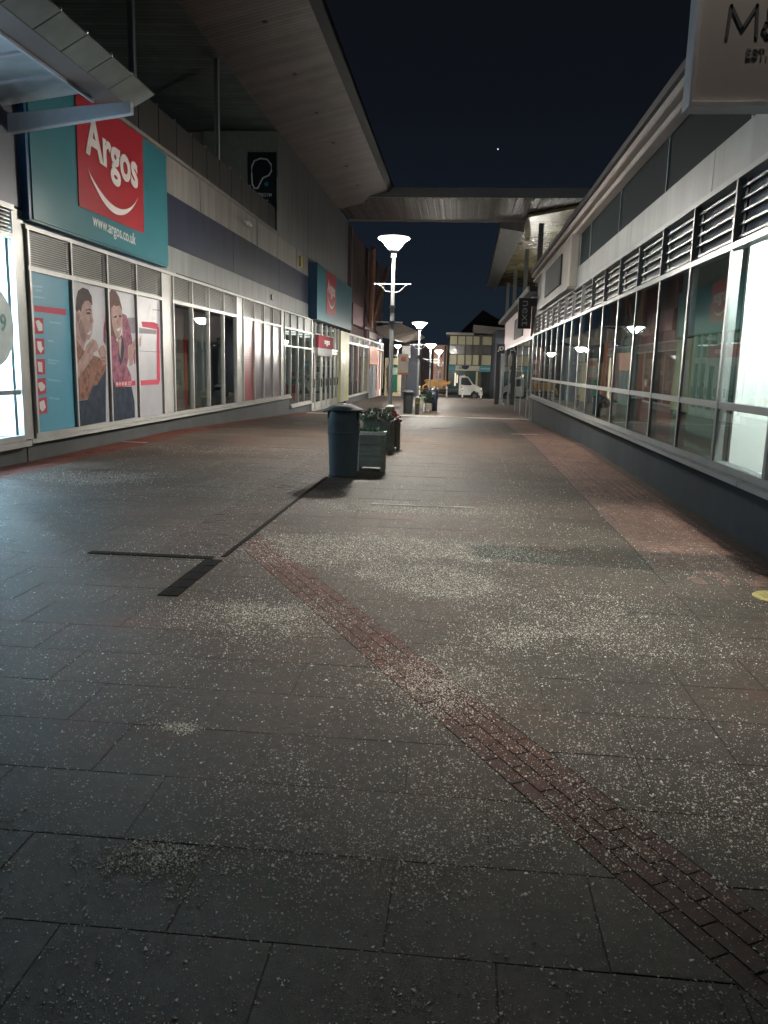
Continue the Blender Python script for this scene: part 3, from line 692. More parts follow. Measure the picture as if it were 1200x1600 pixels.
wom = [([(396, 700), (396, 345), (420, 300), (460, 312), (490, 365), (520, 480), (500, 500), (440, 470), (430, 560), (440, 640), (470, 740), (452, 760), (410, 720)], hair_b, 1),
       ([(420, 540), (420, 470), (445, 432), (490, 430), (515, 480), (521, 560), (514, 640), (500, 712), (482, 748), (458, 715), (432, 630)], skin_m, 2),
       ([(395, 700), (440, 720), (480, 770), (500, 900), (525, 780), (520, 640), (515, 510), (555, 530), (590, 640), (612, 790), (580, 860), (560, 980), (598, 1070), (602, 1112), (460, 1162), (430, 1090), (400, 960)], cardi_m, 1.5),
       ([(440, 380), (488, 400), (500, 440), (460, 450), (440, 430)], hair_b, 3), ([(442, 540), (470, 530), (472, 545), (446, 556)], hair_m, 3), ([(488, 530), (510, 528), (512, 545), (490, 545)], hair_m, 3),
       ([(462, 655), (505, 635), (500, 660), (478, 675)], print_w, 3), ([(476, 560), (488, 600), (478, 615), (468, 600)], skin_s, 3),
       ([(478, 750), (515, 700), (535, 800), (530, 900), (505, 985), (488, 900)], jeans_m, 2.5), ([(480, 750), (512, 720), (508, 800), (500, 920), (488, 840)], skin_m, 3),
       ([(566, 800), (600, 785), (640, 740), (648, 800), (618, 880), (612, 965), (585, 985), (570, 900)], skin_m, 3), ([(610, 860), (656, 830), (656, 960), (625, 965)], cardi_m, 2),
       ([(430, 1092), (460, 1164), (602, 1166), (628, 1300), (632, 1440), (430, 1478), (415, 1200)], jeans_m, 2),
       ([(565, 552), (636, 548), (636, 690), (600, 690)], grey_p, 1), ([(454, 1122), (662, 1112), (664, 1155), (458, 1170)], pink_m, 4),
       ([(462, 1130), (478, 1128), (480, 1155), (466, 1156)], print_w, 5), ([(490, 1130), (506, 1134), (500, 1152), (488, 1150)], print_w, 5), ([(514, 1128), (528, 1126), (528, 1154), (516, 1154)], print_w, 5), ([(538, 1126), (556, 1124), (556, 1152), (540, 1154)], print_w, 5), ([(568, 1122), (604, 1120), (604, 1128), (568, 1130)], print_w, 5), ([(568, 1140), (596, 1138), (596, 1146), (568, 1148)], print_w, 5)]
art(P3, 'printed_picture', [(clipy(p, 396, 634), m, l) for p, m, l in wom], c4)
brk = [([(668, 640), (824, 662), (824, 698), (670, 690)], grey_p, 1), ([(750, 560), (765, 420), (785, 440), (780, 520), (820, 560), (800, 580)], mat('print_pale_grey', (.36, .36, .37), .35), 1), ([(790, 475), (858, 480), (858, 488), (790, 484)], grey_p, 1),
       ([(690, 585), (800, 590), (838, 612), (822, 655), (700, 632)], pink_m, 2), ([(818, 618), (845, 640), (856, 1110), (842, 1146), (828, 1105), (826, 660)], pink_m, 3),
       ([(666, 1112), (830, 1102), (842, 1146), (668, 1155)], pink_m, 2), ([(672, 845), (868, 855), (868, 861), (672, 851)], grey_p, 1), ([(664, 760), (690, 700), (686, 800), (668, 810)], skin_m, 1)]
for k_ in range(4): brk.append(([(675, 725+k_*28), (800, 735+k_*28), (800, 739+k_*28), (675, 729+k_*28)], mat('print_pale_grey', (.36, .36, .37)), 1))
art(P4, 'printed_picture', [(clipy(p, 664, 870), m, l) for p, m, l in brk], c4)
# second poster group, a red one and three faded ones
pr = poster(M3[0], M3[1], mat('print_dull_red', (.42, .07, .10), .3, 0, .1, 1), 'dull red poster with pale lines of print')
b = MB()
for k_ in range(9): b.box(XL-.0285, XL-.0275, 24.35, 25.2-.05*(k_ % 3), 2.1-k_*.09, 2.115-k_*.09, mat('print_pinkish', (.55, .28, .30)))
b.build('printed_picture', None, pr)
fade = mat('print_faded', (.25, .21, .24), .3, 0, .3, 1.2); fd2 = mat('print_faded_dark', (.17, .145, .17), .3, 0, .2, 3)
for i in (1, 2, 3):
    pr = poster(M3[i], M3[i+1], fade, ('faded grey poster with a head outline', 'faded grey poster in the middle', 'faded mauve poster')[i-1])
    b = MB(); yc = M3[i]+.65
    if i < 3: b.extrude([(XL-.0285, yc+.42*math.cos(a), 1.55+.95*math.sin(a)) for a in np.linspace(0, math.pi, 14)]+[(XL-.0285, yc-.5, .5), (XL-.0285, yc+.5, .5)], (.001, 0, 0), fd2)
    else: b.box(XL-.0285, XL-.0275, M3[i]+.1, M3[i]+.9, .6, 1.6, fd2)
    b.build('printed_picture', None, pr)
for a, b_ in zip(M2[:-1], M2[1:]): pane(lb, a+.027, b_-.027, ZB, ZT, XL-.035)
for i, (a, b_) in enumerate(zip(M4[:-1], M4[1:])):
    zb = ZB if i == 0 else .032
    pane(lb, a+.027, b_-.027, zb, 2.245, XL-.035); pane(lb, a+.027, b_-.027, 2.30, ZT, XL-.035); rail(lb, a+.03, b_-.03, 2.247, 2.298, XL-.07, XL, frame_m)
room(lb, 17.6, 29.5, XL-.14, 3.6, .3, 3.4)
inr = room(lb, 29.8, 46.4, XL-.14, 4.0, -.45, 3.4, mat('pale_inner_wall', (.45, .47, .44), .8))
brn = mat('brown_panel', (.16, .11, .10), .7); redp = mat('red_display', (.45, .03, .03), .5); shp = mat('grey_shelf', (.20, .21, .20), .6)
for y_ in (18.6, 21.2, 23.):
    MB().box(XL-2.4, XL-1.2, y_, y_+.6, 3.2, 3.25).build('ceiling_light', emis('assumed_shop_light', (1., .92, .85), .9), lb)  # assumed ceiling lights, added to brighten the dim shop interior
fit = MB()
for y_, x_, w_, h_, m_ in ((18.35, -7.4, .25, 2.7, redp), (18.7, -7.7, .3, 2.8, black_m), (19.1, -7.5, .18, 2.7, brn), (19.9, -7.2, .6, 2.8, brn), (20.5, -7.6, .5, 1.3, black_m), (21.2, -8.2, .9, 1.0, shp), (21.7, -7.6, .2, 1.9, redp), (22.4, -7.3, .35, 2.7, shp), (22.9, -7.8, .8, 1.2, shp)):
    fit.box(x_-.3, x_, y_, y_+w_, .35, .35+h_, m_)
fit.build('shop_fittings', None, lb)
fit = MB()
for i in range(16):
    y_ = 30.3+i*.95; x_ = -7.6-(i % 3)*.7; h_ = random.uniform(.9, 2.0)
    for s_ in range(4): fit.box(x_-.5, x_, y_, y_+.7, -.4+s_*h_/4, -.36+s_*h_/4, shp)
    for s_ in range(6): fit.box(x_-.3, x_-.05, y_+.1*s_, y_+.1*s_+.07, -.36+(s_ % 4)*h_/4, -.2+(s_ % 4)*h_/4, random.choice([redp, shp, teal_m, print_w, black_m]))
fit.box(-7.5, -7.1, 34.3, 34.9, .05, .7, redp)
fit.build('shop_fittings', None, lb)
for y_ in (30.2, 33.4, 37., 40., 43.5):
    MB().box(XL-2.2, XL-.5, y_, y_+.9, 3.05, 3.1).build('ceiling_light', emis('shop_white_light', (.95, 1., .92), 2.6), lb)
# entrance doors
DY = [35.45, 36.3, 38.0, 39.4, 40.8, 42.0, 43.1]
for i, y_ in enumerate(DY): post(lb, y_, -.42, 3.50, XL, .16 if i in (0, 2, 6) else .07, name='door_post')
for i, (a, b_) in enumerate(zip(DY[:-1], DY[1:])):
    d_ = MB().box(XL-.06, XL-.01, a+.09, a+.19, -.40, 2.25)
    d_.box(XL-.06, XL-.01, b_-.19, b_-.09, -.40, 2.25); d_.box(XL-.06, XL-.01, a+.192, b_-.192, -.40, -.12); d_.box(XL-.06, XL-.01, a+.192, b_-.192, 2.12, 2.25)
    d_ = d_.build('door', frame_m, lb); MB().box(XL-.04, XL-.03, a+.19, b_-.19, -.119, 2.119).build('pane', glass_m, d_)
    MB().box(XL-.005, XL+.04, b_-.17, b_-.13, .55, .95).build('handle', dark_m, d_)
    pane(lb, a+.08, b_-.08, 2.40, 3.45, XL-.05); rail(lb, a+.08, b_-.08, 2.27, 2.38, XL-.08, XL)
rail(lb, 35.3, 43.2, -.52, -.42, XL-.1, XL+.06, frame_m, 'door_threshold')
ps = MB().box(XL+.02, XL+.16, 36.2, 40.3, 2.36, 2.93).build('door_sign', mat('door_sign_red', (.30, .06, .075), .85, 0, .05, 2, spec=.2), lb)
letters('sign_letters', 'argos', .36, (XL+.165, 37.75, 2.56), (0, 1, 0), (0, 0, 1), white_m, ps, fitw=1.5, ext=.006)
MB().box(XL-.02, XL+.14, 36.2, 40.3, 2.0, 2.355).build('door_hood', mat('pale_panel', (.34, .34, .34), .7), lb)
MB().box(XL-.04, XL+.12, 43.25, 46.5, -.4, 3.42).build('yellow_panel', mat('pale_yellow_panel', (.48, .46, .22), .5, 0, .06, 1.5), lb)
MB().box(XL+.122, XL+.14, 43.3, 44.9, -.4, 2.3).build('yellow_panel_strip', mat('bright_cream_strip', (.66, .66, .50), .35), lb)
# upper wall: pale stripe, navy band, pale stripe, coping
for y0, y1 in ((11.94, 18.0), (18.01, 23.41), (23.43, 29.34), (29.36, 35.3), (35.32, 41.2), (41.22, 47.0)):
    MB().box(XL-.3, XL-.10, y0, y1, 3.57, 4.17).build('lower_cladding', clad_g, lb)
    MB().box(XL-.3, XL-.085, y0, y1, 4.172, 5.30).build('navy_cladding', navy_m, lb)
    MB().box(XL-.3, XL-.10, y0, y1, 5.302, 6.10).build('upper_cladding', clad_l, lb)
MB().box(XL-.34, XL-.03, 11.94, 29.34, 6.102, 6.17).build('coping', clad_l, lb)
MB().box(XL-.14, XL-.098, 23.411, 23.429, 3.6, 6.1).build('cover_strip', frame_m, lb)
MB().lathe([(.10, 0), (.10, .05), (.06, .08)], (0, 0, 0), 14)
vd = MB(); vd.extrude([(XL-.10, 28.2+.15*math.cos(a), 3.88+.11*math.sin(a)) for a in np.linspace(0, 6.283, 15)[:-1]], (.05, 0, 0)); vd.build('wall_bulkhead_lamp', clad_l, lb)
# gym block beyond the balcony
MB().box(-10.4, XL-.32, 29.36, 47.0, 6.1, 9.62).build('gym_block_core', clad_g, lb)
for y0, y1 in ((29.36, 34.9), (34.92, 41.), (41.02, 47.)):
    MB().box(XL-.3, XL-.10, y0, y1, 6.102, 9.6).build('upper_wall_panel', clad_g, lb)
gp = MB().box(-9.4, XL-.10, 29.2, 29.34, 6.1, 9.6).build('gym_end_wall', mat('pale_green_wall', (.20, .24, .22), .6), lb)
gs = MB().box(-7.76, -6.73, 29.12, 29.19, 6.9, 8.88).build('gym_sign', mat('gym_sign_black', (.012, .02, .026), .3), lb)
ob_ = [(575, 370+45), (590, 380), (625, 366), (665, 372), (688, 400), (690, 440), (675, 465), (640, 480), (625, 510), (610, 540), (590, 540), (578, 515), (575, 460)]
def gp3(x, y_, yy_=29.1): q = at(240+x/3.75, 150+y_/3.75, Y=yy_); return (q[0], yy_, q[2])
pts = [gp3(*p) for p in ob_]; MB().tube(pts+[pts[0], pts[1]], .028, 8, mat('sign_pale_teal', (.6, .72, .72), .5)).build('logo_outline', None, gs)
q = gp3(660, 515); MB().extrude([(q[0]+.075*math.cos(a), 29.115, q[2]+.075*math.sin(a)) for a in np.linspace(0, 6.283, 17)[:-1]], (0, -.01, 0), mat('sign_teal_dot', (.02, .20, .28), .5)).build('logo_dot', None, gs)
q = gp3(598, 588); letters('sign_letters', 'PUREGYM', .16, (q[0]-.05, 29.105, q[2]), (1, 0, 0), (0, 0, 1), mat('sign_pale_teal', (.35, .45, .45)), gs, fitw=.62, ext=.003, bold=.002)
MB().tube([(-6.66, 28.9, 6.2), (-6.66, 28.9, 8.0)], .03, 8, steel_m).build('drain_pipe', None, lb)
# balcony: floor, rail panels, posts, ceiling, deep soffit
MB().box(-10.4, XL-.345, 11.94, 29.2, 5.9, 6.0).build('balcony_floor', mat('balcony_deck', (.08, .08, .08)), lb)
MB().box(-10.5, -10.3, 11.94, 29.2, 6.0, 9.7).build('balcony_back_wall', mat('balcony_back', (.05, .055, .06), .3), lb)
yp = [12.4+i*1.12 for i in range(16)]
for i, (a, b_) in enumerate(zip(yp[:-1], yp[1:])):
    MB().box(XL-.20, XL-.18, a+.02, min(b_-.02, 29.1), 6.2, 7.02).build('rail_panel', rail_m, lb)
    pt_ = MB().box(XL-.24, XL-.205, a-.02, a+.02, 6.171, 7.04).build('rail_post', dark_m, lb)
    MB().lathe([(.0, 0), (.03, .012), (.036, .035), (.022, .055), (0, .06)], (XL-.22, a, 7.04), 10).build('rail_knob', steel_m, pt_, smooth=True)
for y_ in (11.2, 16.95, 22.7):
    MB().box(XL-.36, XL-.24, y_-.06, y_+.06, 6.172, 9.62).build('roof_post', steel_m, lb)
    MB().box(XL-.24, XL-.21, y_-.13, y_-.09, 6.172, 9.62).build('slim_post', mat('white_beam_paint', (.5, .53, .58)), lb)
MB().hexa([(-10.6, 6, 9.72), (XL-.12, 6, 9.62), (XL-.12, 47, 9.62), (-10.6, 47, 9.72), (-10.6, 6, 9.8), (XL-.12, 6, 9.72), (XL-.12, 47, 9.72), (-10.6, 47, 9.8)]).build('balcony_ceiling', ceil_m, lb)
sf = MB()
sf.hexa([(XL-.10, 4, 9.60), (-4.0, 4, 10.22), (-4.0, 43.2, 10.22), (XL-.10, 43.2, 9.60), (XL-.10, 4, 9.75), (-4.0, 4, 10.32), (-4.0, 43.2, 10.32), (XL-.10, 43.2, 9.75)])
sf.build('soffit', soffit_m, lb)
MB().hexa([(-4.0, 4, 10.20), (-3.78, 4, 10.42), (-3.78, 43.3, 10.42), (-4.0, 43.3, 10.20), (-4.0, 4, 10.34), (-3.78, 4, 10.62), (-3.78, 43.3, 10.62), (-4.0, 43.3, 10.34)]).build('roof_edge', dark_m, lb)
MB().hexa([(-12, 4, 10.2), (-3.8, 4, 10.6), (-3.8, 47, 10.6), (-12, 47, 10.2), (-12, 4, 10.3), (-3.8, 4, 10.7), (-3.8, 47, 10.7), (-12, 47, 10.3)]).build('roof', roofdk, lb)
b = MB()
for y_ in np.arange(14, 43, 3.6): b.lathe([(.07, -.012), (.07, .01)], (-5.2, y_, 9.60+(-5.2+6.7)*.2296-.01), 12)
b.build('downlight_rings', dark_m, lb, kind='stuff')

for y_, z_ in ((24.6, 5.75), (40.6, 3.35)):
    q_ = MB().box(XL-.10, XL+.10, y_-.03, y_+.03, z_, z_+.06).build('camera_bracket', frame_m, lb); MB().box(XL+.02, XL+.12, y_-.16, y_+.16, z_-.10, z_-.01).build('security_camera', white_m, q_)
MB().box(XL-.10, XL-.02, 33.0, 33.35, 5.5, 5.9).build('alarm_box', mat('alarm_yellow', (.45, .38, .08), .5), lb)
b = MB()
for y_ in (13.1, 15.4, 20.5, 26.2, 32.4): b.tube([(XL-.095, y_, 6.08), (XL-.095, y_+.01, 5.32)], .006, 5)
b.build('lightning_tapes', dark_m, lb, kind='stuff')
MB().tube([(XL-.06, 18.6, 3.60), (XL-.06, 21, 3.605), (XL-.06, 25, 3.59), (XL-.06, 34.8, 3.60)], .012, 6, dark_m).build('surface_cable', None, lb)

# ---- Argos signs
s1 = thing('store_sign', (-6.5, 14.8, 3.62), 'large teal store sign with red Argos square nearest the glass canopy', 'sign', None)
MB().box(XL-.08, XL+.10, 11.98, 17.68, 3.625, 5.98).build('sign_box', teal_m, s1, bevel=.03)
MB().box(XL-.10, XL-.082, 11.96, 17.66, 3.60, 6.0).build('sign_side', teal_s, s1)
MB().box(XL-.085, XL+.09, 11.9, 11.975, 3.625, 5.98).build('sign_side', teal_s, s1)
rp_ = MB(); X1 = XL+.108
rp_.extrude([(X1, 13.47, 4.12), (X1, 16.25, 4.12), (X1, 16.32, 5.975), (X1, 13.5, 5.975)], (.01, 0, 0)); rp_ = rp_.build('red_square', red_m, s1)
letters('sign_letters', 'Argos', .92, (X1+.014, 13.78, 5.06), (0, 1, 0), (0, 0, 1), white_m, rp_, fitw=2.22, slope=-.06, ext=.004, bold=.028)
cr = []
for i in range(17):
    t_ = i/16; y_ = 13.80+2.17*t_; z_ = 4.80-.06*t_-1.55*t_*(1-t_)**.9*.95
    cr.append((y_, z_))
lo = [(X1+.014, y_, z_-.13*math.sin(math.pi*(i/16)**.8)) for i, (y_, z_) in enumerate(cr)]; up_ = [(X1+.014, y_, z_) for y_, z_ in cr]
sm = MB()
for i in range(16): sm.extrude([lo[i], lo[i+1], up_[i+1], up_[i]], (.006, 0, 0))
sm.build('smile_swoosh', white_m, rp_)
letters('web_address', 'www.argos.co.uk', .30, (XL+.104, 13.98, 3.90), (0, 1, 0), (0, 0, 1), white_m, s1, fitw=1.86, slope=-.035, ext=.003, bold=.002)
s2 = thing('store_sign', (-6.4, 38, 3.5), 'smaller-looking teal store sign above the entrance doors, half hidden in lamp light', 'sign')
MB().box(XL-.08, XL+.30, 34.95, 46.0, 3.54, 5.88).build('sign_box', teal_m, s2)
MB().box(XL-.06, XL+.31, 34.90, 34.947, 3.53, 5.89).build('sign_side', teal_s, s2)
rq = MB().box(XL+.302, XL+.315, 37.3, 40.1, 3.95, 5.86).build('red_square', red_m, s2)
letters('sign_letters', 'Argos', .80, (XL+.32, 37.55, 4.95), (0, 1, 0), (0, 0, 1), white_m, rq, fitw=2.2, slope=-.05, ext=.004, bold=.02)
sm = MB()
for i in range(16):
    a, b_ = i/16, (i+1)/16
    f_ = lambda t_: 4.72-1.4*t_*(1-t_)**.9
    sm.extrude([(XL+.322, 37.55+2.2*a, f_(a)-.12*math.sin(math.pi*a)), (XL+.322, 37.55+2.2*b_, f_(b_)-.12*math.sin(math.pi*b_)), (XL+.322, 37.55+2.2*b_, f_(b_)), (XL+.322, 37.55+2.2*a, f_(a))], (.006, 0, 0))
sm.build('smile_swoosh', white_m, rq)

# ---- brick building beyond, with warm lit shop
bb = thing('brick_shop', (XL, 57, -.6), 'dark brick building with timber struts and a warm lit pink shop window past the doors', 'building')
brkw = mat('dark_brick_wall', (.085, .05, .05), .8, 0, .25, 6, .5, 25, dirt=.2)
MB().box(-12, XL-.12, 47.02, 68.5, -1, 9.5).build('wall', brkw, bb)
MB().box(XL-.2, XL-.05, 46.7, 68.4, -1, -.30).build('plinth', plinth_m, bb)
BY = [46.75, 49.1, 51.6, 54.4, 57.3]; BY2 = [57.7, 60.3, 63.2, 65.8, 68.4]
for y_ in BY+BY2: post(bb, y_, -.30, 3.35, XL, .12)
rail(bb, 46.7, 68.4, 2.85, 2.95, XL-.08, XL+.03); rail(bb, 46.7, 68.4, 3.36, 3.45, XL-.08, XL+.03); rail(bb, 46.7, 57.4, -.30, -.18, XL-.08, XL+.06, frame_m, 'window_sill')
warm = emis('warm_window_glow', (1.0, .50, .36), 1.0); warm2 = emis('warm_bulb', (1., .68, .38), 12.); purp = emis('purple_tube', (.45, .28, 1.), 5.)
MB().box(XL-.85, XL-.8, 50.2, 57.2, -.2, 2.8).build('lit_backdrop', mat('pink_backdrop', (.5, .22, .18), .6), bb)
for y_ in (51.2, 53.6, 56.): MB().box(XL-.7, XL-.3, y_, y_+.5, 2.78, 2.82).build('ceiling_light', emis('warm_shop_light', (1., .56, .36), 50), bb)
MB().box(XL-.5, XL-.4, 49.2, 49.9, -.1, 2.4).build('purple_light_column', purp, bb)
for y_, z_ in ((50.3, 2.45), (50.6, 2.15), (51.8, 2.5), (52.3, 2.2), (50.9, 1.2), (52.6, 1.25), (54.6, 2.4)):
    MB().lathe([(.0, -.14), (.10, -.1), (.13, 0), (.10, .1), (0, .14)], (XL-.3, y_, z_), 10).build('lamp_globe', warm2, bb, smooth=True)
fit = MB()
for i in range(11):
    y_ = 47.2+i*.9; fit.box(XL-.6, XL-.3, y_, y_+.5, -.2, random.uniform(.5, 1.8), random.choice([shp, brn, print_w, redp, grey_p]))
fit.build('shop_fittings', None, bb)
for a, b_ in zip(BY[:-1], BY[1:]): pane(bb, a+.06, b_-.06, -.18, 2.85, XL-.04)
b = MB()
for y_ in np.arange(46.9, 51.5, .32): b.box(XL-.02, XL-.0, y_, y_+.06, -.16, .6)
b.build('window_bars', dark_m, bb)
for a, b_ in zip(BY+BY2[1:], (BY+BY2[1:])[1:]): louvre(bb, a+.07, b_-.07, 2.96, 3.35, XL-.01, 5, 1, False)
MB().box(XL+.0, XL+.06, 57.8, 62.8, 1.7, 3.0).build('lit_poster', mat('warm_poster', (.6, .28, .2), .5, emit=(1, .5, .35), est=.25), bb)
MB().box(XL-.02, XL+.05, 57.75, 58.3, 1.4, 3.1).build('poster_edge', mat('dark_red_edge', (.25, .01, .02)), bb)
MB().box(XL-.1, XL-.02, 58.3, 62.9, -.8, 1.65).build('grey_door', mat('grey_door', (.30, .33, .38), .4, .1), bb)
MB().box(XL-.1, XL-.03, 63.3, 65.6, -.8, 2.8).build('pink_panel', mat('pink_panel', (.50, .30, .30), .6), bb)
MB().box(XL-.08, XL+.02, 66., 66.6, -.8, 2.7).build('lit_strip', emis('cream_strip_light', (1, .82, .55), 1.2), bb)
for y_ in (47.2, 55.5, 62.): MB().box(XL-.1, XL+.08, y_, y_+.5, 3.46, 9.4).build('pier', mat('purple_render', (.12, .075, .085), .7), bb)
timb = mat('timber_strut', (.26, .14, .09), .6, 0, .2, 8)
for y0_, y1_, yc in ((50., 59.5, 56.2),):
    for ye in (51.0, 61.0):
        MB().tube([(XL+.25, yc, 4.2), (XL+.9, ye, 8.8)], .16, 8).build('strut', timb, bb)
MB().box(XL-.1, XL+.35, 52, 62, 3.95, 4.1).build('ledge', mat('purple_render', (.12, .075, .085)), bb)
MB().box(XL-.05, XL+.22, 47.2, 52, 4.0, 5.2).build('blank_fascia', mat('maroon_fascia', (.13, .035, .055), .5), bb)
MB().box(XL-.05, XL+.22, 55.8, 61.0, 3.5, 4.9).build('blank_fascia', mat('pink_grey_fascia', (.20, .13, .14), .5), bb)

# ---- bridge roof across the street
br = thing('bridge_roof', (0, 45, 9.5), 'ribbed metal roof bridge spanning high across the street between the two sides', 'bridge roof')
MB().box(-6.9, 9.0, 42.0, 42.2, 9.98, 10.45).build('front_band', mat('bridge_top', (.30, .34, .35), .6), br)
MB().box(-6.9, 9.0, 42.2, 48.3, 10.0, 10.06).build('ribbed_underside', metalrib, br)
b = MB()
for x_ in np.arange(-6.8, 8.9, .42): b.box(x_, x_+.05, 42.25, 48.2, 9.95, 9.998)
b.build('ribs', mat('rib_metal', (.15, .14, .145), .4, .4), br, kind='stuff')
MB().box(-6.9, 9.0, 48.31, 48.42, 9.90, 10.08).build('far_edge_trim', mat('pale_metal_edge', (.60, .60, .60), .25, .5), br)
MB().box(-6.9, 9.0, 42.2, 48.3, 10.3, 10.4).build('roof', roofdk, br)

# ------------------------------------------------------------------ RIGHT building
XR = 2.70
rb = thing('glazed_shop', (XR, 15, 0), 'long glazed shop on the right with big louvres, grey plinth and double gutter rail', 'building')
RY = [8.66-1.475*i for i in range(7, 0, -1)]+[8.66+1.475*i for i in range(0, 16)]
RY = [y_ for y_ in RY if y_ > -2]; YE = RY[-1]+.02
rz0, rzm, rzt, rlt = .71, 1.25, 2.84, 3.52
MB().hexa([(XR+.08, -2, -.1), (XR+.3, -2, -.1), (XR+.3, YE, -.8), (XR+.08, YE, -.8), (XR+.08, -2, .57), (XR+.3, -2, .57), (XR+.3, YE, .57), (XR+.08, YE, .57)]).build('plinth', mat('right_plinth', (.030, .037, .043), .85, 0, .14, 2.5, .2, 30, dirt=.25, spec=.1), rb)
yy_ = -2.
while yy_ < YE:
    e_ = min(yy_+2.4, YE); MB().box(XR-.10, XR+.2, yy_+.004, e_-.004, .572, .622).build('sill_ledge', frame_g, rb, bevel=.005); yy_ = e_
rail(rb, -2, YE, .625, .70, XR-.02, XR+.12, frame_g)
rail(rb, -2, YE, rlt, rlt+.06, XR-.03, XR+.12, frame_g, 'head_rail')
inner_cols = ['dark', 'green', 'green', 'green', 'maroon', 'maroon', 'green', 'dark', 'maroon', 'dark', 'green', 'dark', 'maroon', 'green', 'dark', 'green']
cols = {'dark': mat('inner_dark', (.12, .14, .14), .6), 'green': mat('inner_green', (.17, .26, .23), .6), 'maroon': mat('inner_maroon', (.24, .07, .065), .6)}
for y_ in RY:
    post(rb, y_, .702, rzt, XR, .065, .10, frame_g, sgn=-1); post(rb, y_, rzt+.065, rlt-.002, XR-.012, .05, .08, frame_g, 'louvre_post', sgn=-1)
for i, (a, b_) in enumerate(zip(RY[:-1], RY[1:])):
    rail(rb, a+.033, b_-.033, rzm, rzm+.07, XR-.02, XR+.06, frame_g, 'mid_rail')
    rail(rb, a, b_-.002, rzt+.002, rzt+.063, XR-.03, XR+.08, frame_g)
    pane(rb, a+.03, b_-.03, .703, rzm-.002, XR-.004, glass_r); pane(rb, a+.03, b_-.03, rzm+.072, rzt, XR-.004, glass_r)
    louvre(rb, a+.03, b_-.03, rzt+.07, rlt-.006, XR+.02, 5, -1, True, m=mat('wide_blade', (.36, .36, .355), .4, .3), deep=.10, th=.022, slope=.045)
    if a > 8:
        k_ = inner_cols[int(round((a-8.66)/1.475)) % 16]
        MB().box(XR+1.05, XR+1.1, a-.02, b_+.02, .4, 3.4).build('inner_screen', cols[k_], rb)
for y0, y1 in ((-2, 5.3), (5.32, 9.7), (9.72, 14.1), (14.12, 18.5), (18.52, 23.), (23.02, 27.4), (27.42, YE)):
    MB().box(XR+.02, XR+.3, y0, y1, rlt+.062, 4.06).build('grey_panel', clad_g, rb)
for y0, y1 in ((-2, 5.3), (5.32, 8.6), (8.62, 11.95), (11.97, 15.3), (15.32, 18.66), (18.68, 20.2)):
    MB().box(XR+.05, XR+.3, y0, y1, 4.062, 4.90).build('dark_clerestory_panel', mat('clerestory_dark', (.016, .022, .024), .6, 0, .12, 2, spec=.02), rb)
    MB().box(XR+.03, XR+.06, y1-.012, y1+.028, 4.062, 4.9).build('cover_strip', frame_g, rb)
MB().box(XR+.02, XR+.3, 20.24, YE, 4.062, 4.90).build('dark_end_panel', mat('end_panel', (.10, .11, .115), .4, .1), rb)
fb = MB().box(XR-.16, XR+.02, 20.3, 27.6, 3.62, 4.85).build('sign_frame', clad_l, rb, bevel=.01)
MB().box(XR-.20, XR-.162, 22.0, 25.9, 3.83, 4.60).build('dark_name_board', black_m, fb)
MB().box(XR-.22, XR+.02, 20.2, 27.7, 3.55, 3.60).build('sign_frame_ledge', frame_g, rb)
for z0, z1, x0_ in ((4.80, 4.90, XR-.14), (4.97, 5.09, XR-.20)):
    MB().box(x0_, XR+.04, -2, YE+.3, z0, z1).build('gutter_rail', mat('gutter_paint', (.48, .43, .40), .35, .3), rb, bevel=.012)
MB().box(XR-.02, XR+.04, -2, YE+.3, 4.902, 4.968).build('gutter_gap', black_m, rb)
MB().box(XR-.25, XR-.03, -2, YE+.3, 5.092, 5.098).build('roof_drip', black_m, rb)
MB().box(XR-.24, XR+7, -2, YE+.3, 5.10, 5.22).build('roof', roofdk, rb)
MB().box(XR+.3, XR+7, YE-.2, YE, -1, 5.1).build('end_wall', clad_g, rb)
MB().box(XR+.05, XR+.3, YE+.02, YE+.2, -.9, 5.0).build('corner_post', frame_g, rb)
for x_, w_ in ((XR-.02, .035),):
    MB().tube([(x_, YE+.12, -.42), (x_, YE+.12, 3.0)], w_, 8, steel_m).build('down_pipe', None, rb)
# lit display window in the nearest bays
ww_ = mat('white_display_wall', (.80, .81, .80), .7, 0, .03, 1)
room(rb, -1.9, 5.55, XR+.14, 1.2, .60, 2.95, mat('unlit_display_wall', (.3, .3, .3), .7))
dsp = room(rb, 5.7, 8.60, XR+.14, .62, .60, 2.95, ww_, ww_)
for i in range(2):
    y_ = 8.25-1.3*i
    MB().box(XR+.22, XR+.32, y_-.6, y_+.1, 2.90, 2.93).build('display_light', emis('display_tube', (1., .99, .96), 520.), rb)
MB().box(XR+.735, XR+.752, 6.35, 6.85, 1.55, 2.1).build('grey_picture', mat('grey_picture', (.22, .24, .28), .5), rb)
room(rb, 8.72, YE-.1, XR+.14, 3.5, .4, 3.4, mat('inner_black', (.02, .022, .022), .8))

